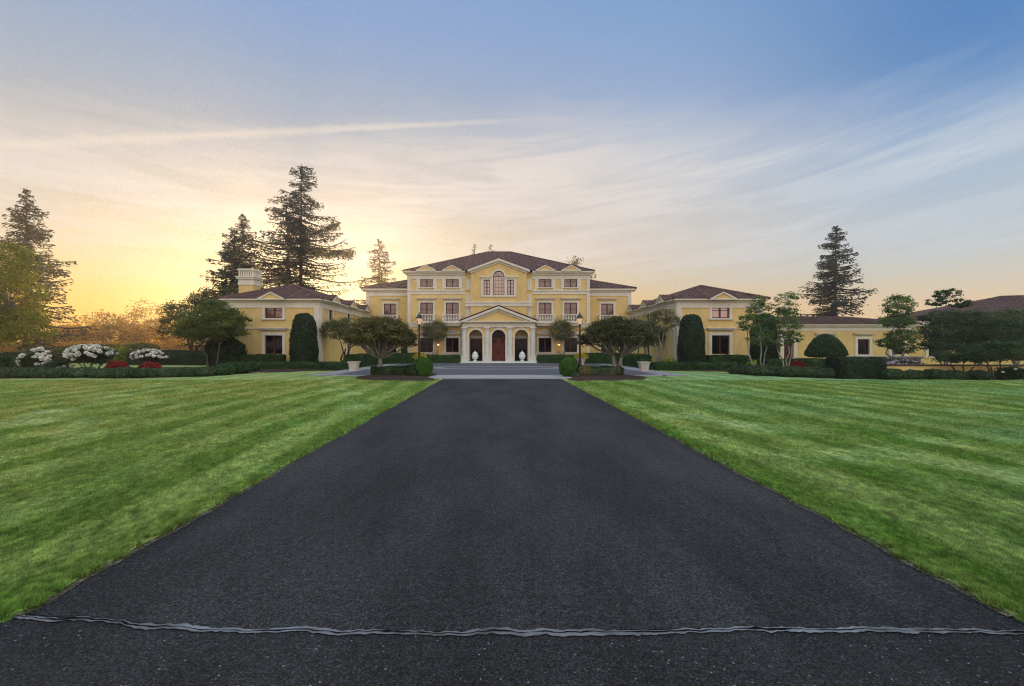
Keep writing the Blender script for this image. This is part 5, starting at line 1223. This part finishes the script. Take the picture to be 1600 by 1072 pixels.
# border clumps on the left
cl = [(-10, 29.2, 1.0, .62), (28, 29.3, .95, .60), (62, 29.3, .75, .62), (98, 29.5, .95, .60), (133, 29.6, .8, .62), (164, 29.5, .7, .56), (196, 29.7, .85, .60), (226, 29.8, .8, .55), (257, 30.0, .85, .56), (288, 30.4, .9, .56), (318, 31.0, .85, .56), (344, 32.0, .8, .6), (362, 34.0, 1.1, .8), (385, 36.5, 1.0, .7)]
lbs = ['first', 'second', 'third', 'fourth', 'fifth', 'sixth', 'seventh', 'eighth', 'ninth', 'tenth', 'eleventh', 'twelfth', 'thirteenth', 'fourteenth']
for i, (px, Y, r, h) in enumerate(cl):
    rev_shrub(PX(px, Y), Y, dome(r, h), lbs[i]+' rounded green clump from the left in the row edging the left lawn', G['lavender'] if i < 11 else G['box'], 130+i, leaf=.085, name='border_shrub', group='rounded clumps edging the left lawn', wob=.10, z0=.05)
cr_ = [(1163, 33.6, 1.0, .62), (1196, 32.0, 1.2, .66), (1236, 30.8, 1.1, .62), (1268, 30.0, .9, .58), (1290, 29.6, .8, .6)]
for i, (px, Y, r, h) in enumerate(cr_):
    rev_shrub(PX(px, Y), Y, dome(r, h), lbs[i]+' feathery green clump from the left in the row edging the right lawn', G['lavender'], 150+i, leaf=.09, name='border_shrub', group='feathery clumps edging the right lawn', wob=.10, z0=.05)
wl = [(1394, 27.9, .62, .62), (1427, 27.8, .55, .55), (1459, 27.7, .60, .60), (1491, 27.5, .58, .55), (1529, 27.3, .62, .55)]
for i, (px, Y, r, h) in enumerate(wl):
    rev_shrub(PX(px, Y), Y, dome(r, h), lbs[i]+' small round shrub from the left against the low yellow wall', G['darkleaf'], 160+i, leaf=.07, name='round_shrub', group='small round shrubs along the low wall', wob=.08, z0=.04)
# yellow-green accents
rev_shrub(PX(1046, 40.8), 40.8, dome(.7, .95), 'yellow-green shrub behind the low hedge by the right wing corner', G['lime'], 170, leaf=.1, wob=.15)
rev_shrub(PX(1182, 38.5), 38.5, dome(.75, .9), 'yellow-green shrub at the foot of the half hidden yew', G['lime'], 171, leaf=.1, wob=.12)
rev_shrub(PX(508, 41), 41, dome(.6, .6), 'pale thin shrub at the foot of the left wing corner', G['olive'], 172, leaf=.1, wob=.2)

# flowering shrubs
def flowering(x, y, r, h, label, leafm, bloom, seed, nb=55, br=.10, name='rhododendron', cat='rhododendron', group=None, lift=.35, z0=.05, legs=True):
    rg = np.random.default_rng(seed); t = thing(name, (x, y, 0), label, cat, group)
    if legs:
        mb = MB()
        for i in range(6): a = i*1.05; limb(mb, (x+.1*math.cos(a), y+.1*math.sin(a), 0), (x+.6*r*math.cos(a), y+.5*r*math.sin(a), h*.55), .045, .02, rg)
        mb.build('stem', BARK, t)
    C = []
    for i in range(42):
        d = rg.normal(size=3); d /= np.linalg.norm(d); c = np.array([x, y, h*(lift+(1-lift)/2)])+d*np.array([r*.85, r*.75, h*(1-lift)/2*.9])*rg.random()**.3; C.append(c+rg.normal(size=(150, 3))*np.array([.2, .2, .12])*r*.8)
    leaf_obj('foliage', leaf_quads(np.concatenate(C), .12, rg, .2, .4), leafm, t)
    B = []
    for i in range(nb):
        d = rg.normal(size=3); d[2] = abs(d[2])*.9-.25; d[1] = -abs(d[1])*.8 if rg.random() < .75 else d[1]; d /= np.linalg.norm(d)
        c = np.array([x, y, h*(lift+(1-lift)/2)])+d*np.array([r*1.0, r*.9, h*(1-lift)/2*1.08]); q = rg.normal(size=(46, 3)); q /= np.linalg.norm(q, axis=1, keepdims=True); B.append(c+q*br*np.array([1.1, 1.1, .75]))
    leaf_obj('blossom', leaf_quads(np.concatenate(B), br*1.0, rg, 0, .8), bloom, t)
    return t
flowering(PX(143, 32.5), 32.5, 1.42, 2.08, 'largest white rhododendron, round and open at the foot', G['rhodo'], G['white'], 180, 78, .115, group='white rhododendrons in the left border', lift=.42)
flowering(PX(234, 33.5), 33.5, 1.05, 1.78, 'white rhododendron between the two red azaleas, tree-like with bare stems', G['rhodo'], G['white'], 181, 40, .105, group='white rhododendrons in the left border', lift=.5)
flowering(PX(60, 32), 32, 1.0, 1.85, 'white rhododendron nearest the left edge, leafy to the ground', G['rhodo'], G['white'], 182, 34, .11, group='white rhododendrons in the left border', lift=.1)
flowering(PX(87, 31.3), 31.3, .95, 1.0, 'low dark shrub with few faded blooms beside the leftmost rhododendron', G['rhodo'], G['pink'], 183, 6, .08, group=None, lift=.1)
flowering(PX(184, 31.0), 31.0, .58, .92, 'red azalea mound right of the largest white rhododendron', G['rhodo'], G['red'], 184, 80, .12, 'azalea', 'azalea', 'red azaleas', .2, legs=False)
flowering(PX(236, 31.0), 31.0, .60, .86, 'red azalea mound in front of the tree-like white rhododendron', G['rhodo'], G['red'], 185, 80, .12, 'azalea', 'azalea', 'red azaleas', .2, legs=False)
flowering(PX(1242, 33.0), 33.0, .58, .90, 'dull red azalea mound below the taller young tree on the right', G['rhodo'], G['red'], 186, 55, .11, 'azalea', 'azalea', 'red azaleas', .2, legs=False)
flowering(PX(1578, 27.6), 27.6, .8, .75, 'low dark shrub with pale bluish-white flowers at the right edge', G['rhodo'], G['white'], 187, 6, .06, 'flowering_shrub', 'shrub', None, .1, legs=False)
flowering(PX(1403, 31.5), 31.5, 1.3, 1.05, 'bank of pale pinkish flowers showing over the low yellow wall', G['rhodo'], G['pink'], 188, 60, .09, 'flower_bank', 'flowers', None, .4, legs=False)

# ------------------------------------------------------------------ PROPS
# low wall on the right
m = MB((PX(1371, 29.2), 29.2, 0), (1, -.055, 0), (0, -1, 0)); m.box(0, 26, -.35, 0, 0, .80)
tw = thing('garden_wall', (PX(1371, 29.2), 29.2, 0), 'low yellow rendered garden wall with dark coping on the right', 'wall')
m.build('wall', M['wall'], tw)
m = MB((PX(1371, 29.2), 29.2, 0), (1, -.055, 0), (0, -1, 0)); m.box(-.05, 26.05, -.42, .07, .803, .885); m.build('coping', M['black'], tw)
# stone ledge planter behind it
px0 = PX(1338, 37); px1 = PX(1432, 37)
tl = thing('stone_trough', ((px0+px1)/2, 37, 0), 'long grey stone trough behind the low yellow wall', 'trough')
m = MB(); m.box(px0, px1, 36.6, 37.6, 0, 1.08); m.build('body', M['concrete'], tl)
m = MB(); m.box(px0-.1, px1+.1, 36.5, 37.7, 1.083, 1.22); m.build('rim', M['kerb'], tl)

def square_planter(px, Y, label):
    x = PX(px, Y); t = thing('stone_planter', (x, Y, .05), label, 'planter', 'square stone planters at the forecourt corners')
    m = MB((x, Y, .05)); m.lathe(0, 0, [(.30, 0), (.30, .05), (.27, .06), (.36, .66), (.33, .68)], 4, 0, True); m.build('body', M['planter'], t)
    m = MB((x, Y, .05)); m.lathe(0, 0, [(.37, .68), (.42, .70), (.42, .76), (.36, .765), (.35, .70)], 4, 0, True); m.build('rim', M['planter'], t)
    m = MB((x, Y, .05)); m.lathe(0, 0, [(.34, .66), (.34, .72)], 4, 0, True); m.build('soil', M['mulch'], t)
square_planter(553, 37.2, 'empty tapered square stone planter at the left corner of the forecourt')
square_planter(1006, 36.8, 'empty tapered square stone planter at the right corner of the forecourt')
def flower_pot(px, Y, label):
    x = PX(px, Y); t = thing('flower_planter', (x, Y, .04), label, 'planter', 'white planters of yellow flowers')
    m = MB((x, Y, .04)); m.lathe(0, 0, [(.30, 0), (.34, .06), (.30, .10), (.50, .62), (.62, .68), (.64, .78), (.56, .78), (.54, .70)], 28); m.build('pot', M['stone'], t, smooth=False)
    rg = np.random.default_rng(int(px)); d = rg.normal(size=(2600, 3)); d /= np.linalg.norm(d, axis=1, keepdims=True); d[:, 2] = np.abs(d[:, 2])
    P = np.array([x, Y, .80])+d*np.array([.78, .70, .55])*(.75+.25*rg.random((2600, 1))); 
    leaf_obj('flowers', leaf_quads(P[:1500], .11, rg, 0, .8), G['yellow'], t); leaf_obj('leaves', leaf_quads(P[1500:]*1.0, .14, rg, 0, .5), G['lime'], t)
flower_pot(656, 49.6, 'white footed planter heaped with yellow flowers behind the left lamp post')
flower_pot(908, 49.6, 'white footed planter heaped with yellow flowers behind the right lamp post')
def lamp_post(px, Y, label):
    x = PX(px, Y); t = thing('lamp_post', (x, Y, .08), label, 'lamp post', 'lit black lamp posts beside the drive end'); zb = .08; o = (x, Y, zb)
    m = MB(o); m.lathe(0, 0, [(.24, 0), (.24, .12), (.19, .16), (.17, .42), (.20, .48), (.14, .56), (.105, .95), (.12, 1.0), (.08, 1.06)], 12); m.build('base', M['black'], t)
    m = MB(o); m.lathe(0, 0, [(.075, 1.06), (.065, 2.2), (.085, 2.23), (.085, 2.28), (.055, 2.32), (.048, 3.25), (.07, 3.28), (.09, 3.32), (.05, 3.36)], 14); m.tube([(-.28, 0, 2.98), (.28, 0, 2.98)], .018, 6); m.build('pole', M['black'], t)
    m = MB(o); m.lathe(0, 0, [(.10, 3.40), (.205, 3.78)], 6); l = m.build('lantern', M['lamp'], t)
    m = MB(o); m.lathe(0, 0, [(.05, 3.34), (.12, 3.38), (.10, 3.40)], 6)
    for i in range(6):
        a = 2*math.pi*i/6; m.tube([(.105*math.cos(a), .105*math.sin(a), 3.39), (.212*math.cos(a), .212*math.sin(a), 3.79)], .011, 4)
    m.lathe(0, 0, [(.24, 3.78), (.26, 3.80), (.17, 3.92), (.13, 3.95), (.12, 4.02), (.04, 4.08), (.03, 4.12), (.045, 4.16), (.005, 4.22)], 6); m.build('lantern_frame', M['black'], t)
lamp_post(655, 30.4, 'lit black lamp post left of the drive end'); lamp_post(906, 30.4, 'lit black lamp post right of the drive end')
# small garden light by the right maple
x = PX(973, 29.8); t = thing('garden_light', (x, 29.8, .05), 'short dark bollard light beside the right maple', 'garden light')
m = MB((x, 29.8, .05)); m.lathe(0, 0, [(.10, 0), (.10, .48), (.12, .50), (.12, .55), (.05, .62)], 12); m.build('post', M['black'], t); m = MB((x, 29.8, .05)); m.lathe(0, 0, [(.20, 0), (.20, .02)], 12); m.build('base', M['kerb'], t)
m = MB((PX(980, 29.6), 29.6, .06)); m.lathe(0, 0, [(.34, 0), (.36, .05), (.30, .09)], 9); tag(m.build('flat_stone', M['kerb']), 'flat pale stone on the mulch beside the bollard light', 'stone')
# bench and rail
def bench(x, y, w_, label):
    t = thing('garden_bench', (x, y, 0), label, 'bench')
    m = MB((x, y, 0)); [m.box(-w_/2, w_/2, -.25+i*.12, -.16+i*.12, .43, .47) for i in range(4)]; m.build('seat', M['bench'], t)
    m = MB((x, y, 0)); [m.box(-w_/2, w_/2, .25, .29, .55+i*.13, .64+i*.13) for i in range(3)]; m.build('backrest', M['bench'], t)
    for sx_ in (-1, 1):
        for yy, h_ in ((-.22, .62), (.24, .95)): m = MB((x, y, 0)); u = sx_*(w_/2-.06); m.box(u-.035, u+.035, yy-.035, yy+.035, 0, h_); m.build('leg', M['bench'], t)
bench(PX(1262, 45), 45, 2.2, 'dark wooden garden bench against the single-storey wing')
t = thing('timber_fence', (PX(272, 58), 58, 0), 'brown timber rail fence seen left of the dark spreading tree', 'fence')
m = MB(); xa_, xb_ = PX(252, 58), PX(292, 58); m.box(xa_, xb_, 58, 58.08, 1.45, 1.62).box(xa_, xb_, 58, 58.08, .35, .5); m.build('rail', M['bench'], t)
for i in range(6): u = xa_+(xb_-xa_)*i/5; m = MB(); m.box(u-.07, u+.07, 57.9, 57.99, 0, 1.6); m.build('post', M['bench'], t)
# flat topped far topiary
X_, Y_ = PX(220, 66), 66
t = thing('umbrella_tree', (X_, Y_, 0), 'flat umbrella-shaped clipped tree in the glow behind the rhododendrons', 'tree')
rev_shrub(X_, Y_, [(0, 0), (2.0, .02), (2.2, .15), (1.5, .5), (0, .75)], None, G['olive'], 84, leaf=.16, wob=.03, z0=1.75, parent=t, objname='crown'); mb = MB(); limb(mb, (X_, Y_, 0), (X_, Y_, 1.9), .15, .1, rg); mb.build('trunk', BARKD, t)
rev_shrub(PX(150, 60), 60, dome(4.0, 2.2), 'broad golden-green shrub mound behind the largest rhododendron', G['olive'], 190, leaf=.2, wob=.08)
rev_shrub(PX(95, 58), 58, dome(4.2, 1.9), 'broad dull green shrub mound below the big left fir', G['bronze'], 191, leaf=.2, wob=.08)
rev_shrub(PX(180, 58), 58, dome(2.6, 1.9), 'yellow-green shrub mound right of the broad golden one', G['lefttree'], 192, leaf=.2, wob=.08)

# ------------------------------------------------------------------ AIR
m, nt = newmat('dawn_haze')
pv = nd(nt, 'ShaderNodeVolumePrincipled', None, {'Color': (1.0, 0.93, 0.84, 1), 'Density': 0.0012, 'Anisotropy': 0.80})
nd(nt, 'ShaderNodeOutputMaterial', None, {1: pv.outputs[0]})
hz = MB(); hz.box(-160, 130, -20, 170, -1.1, 46); tag(hz.build('haze', m, None, (0, 0, 0)), kind='stuff')
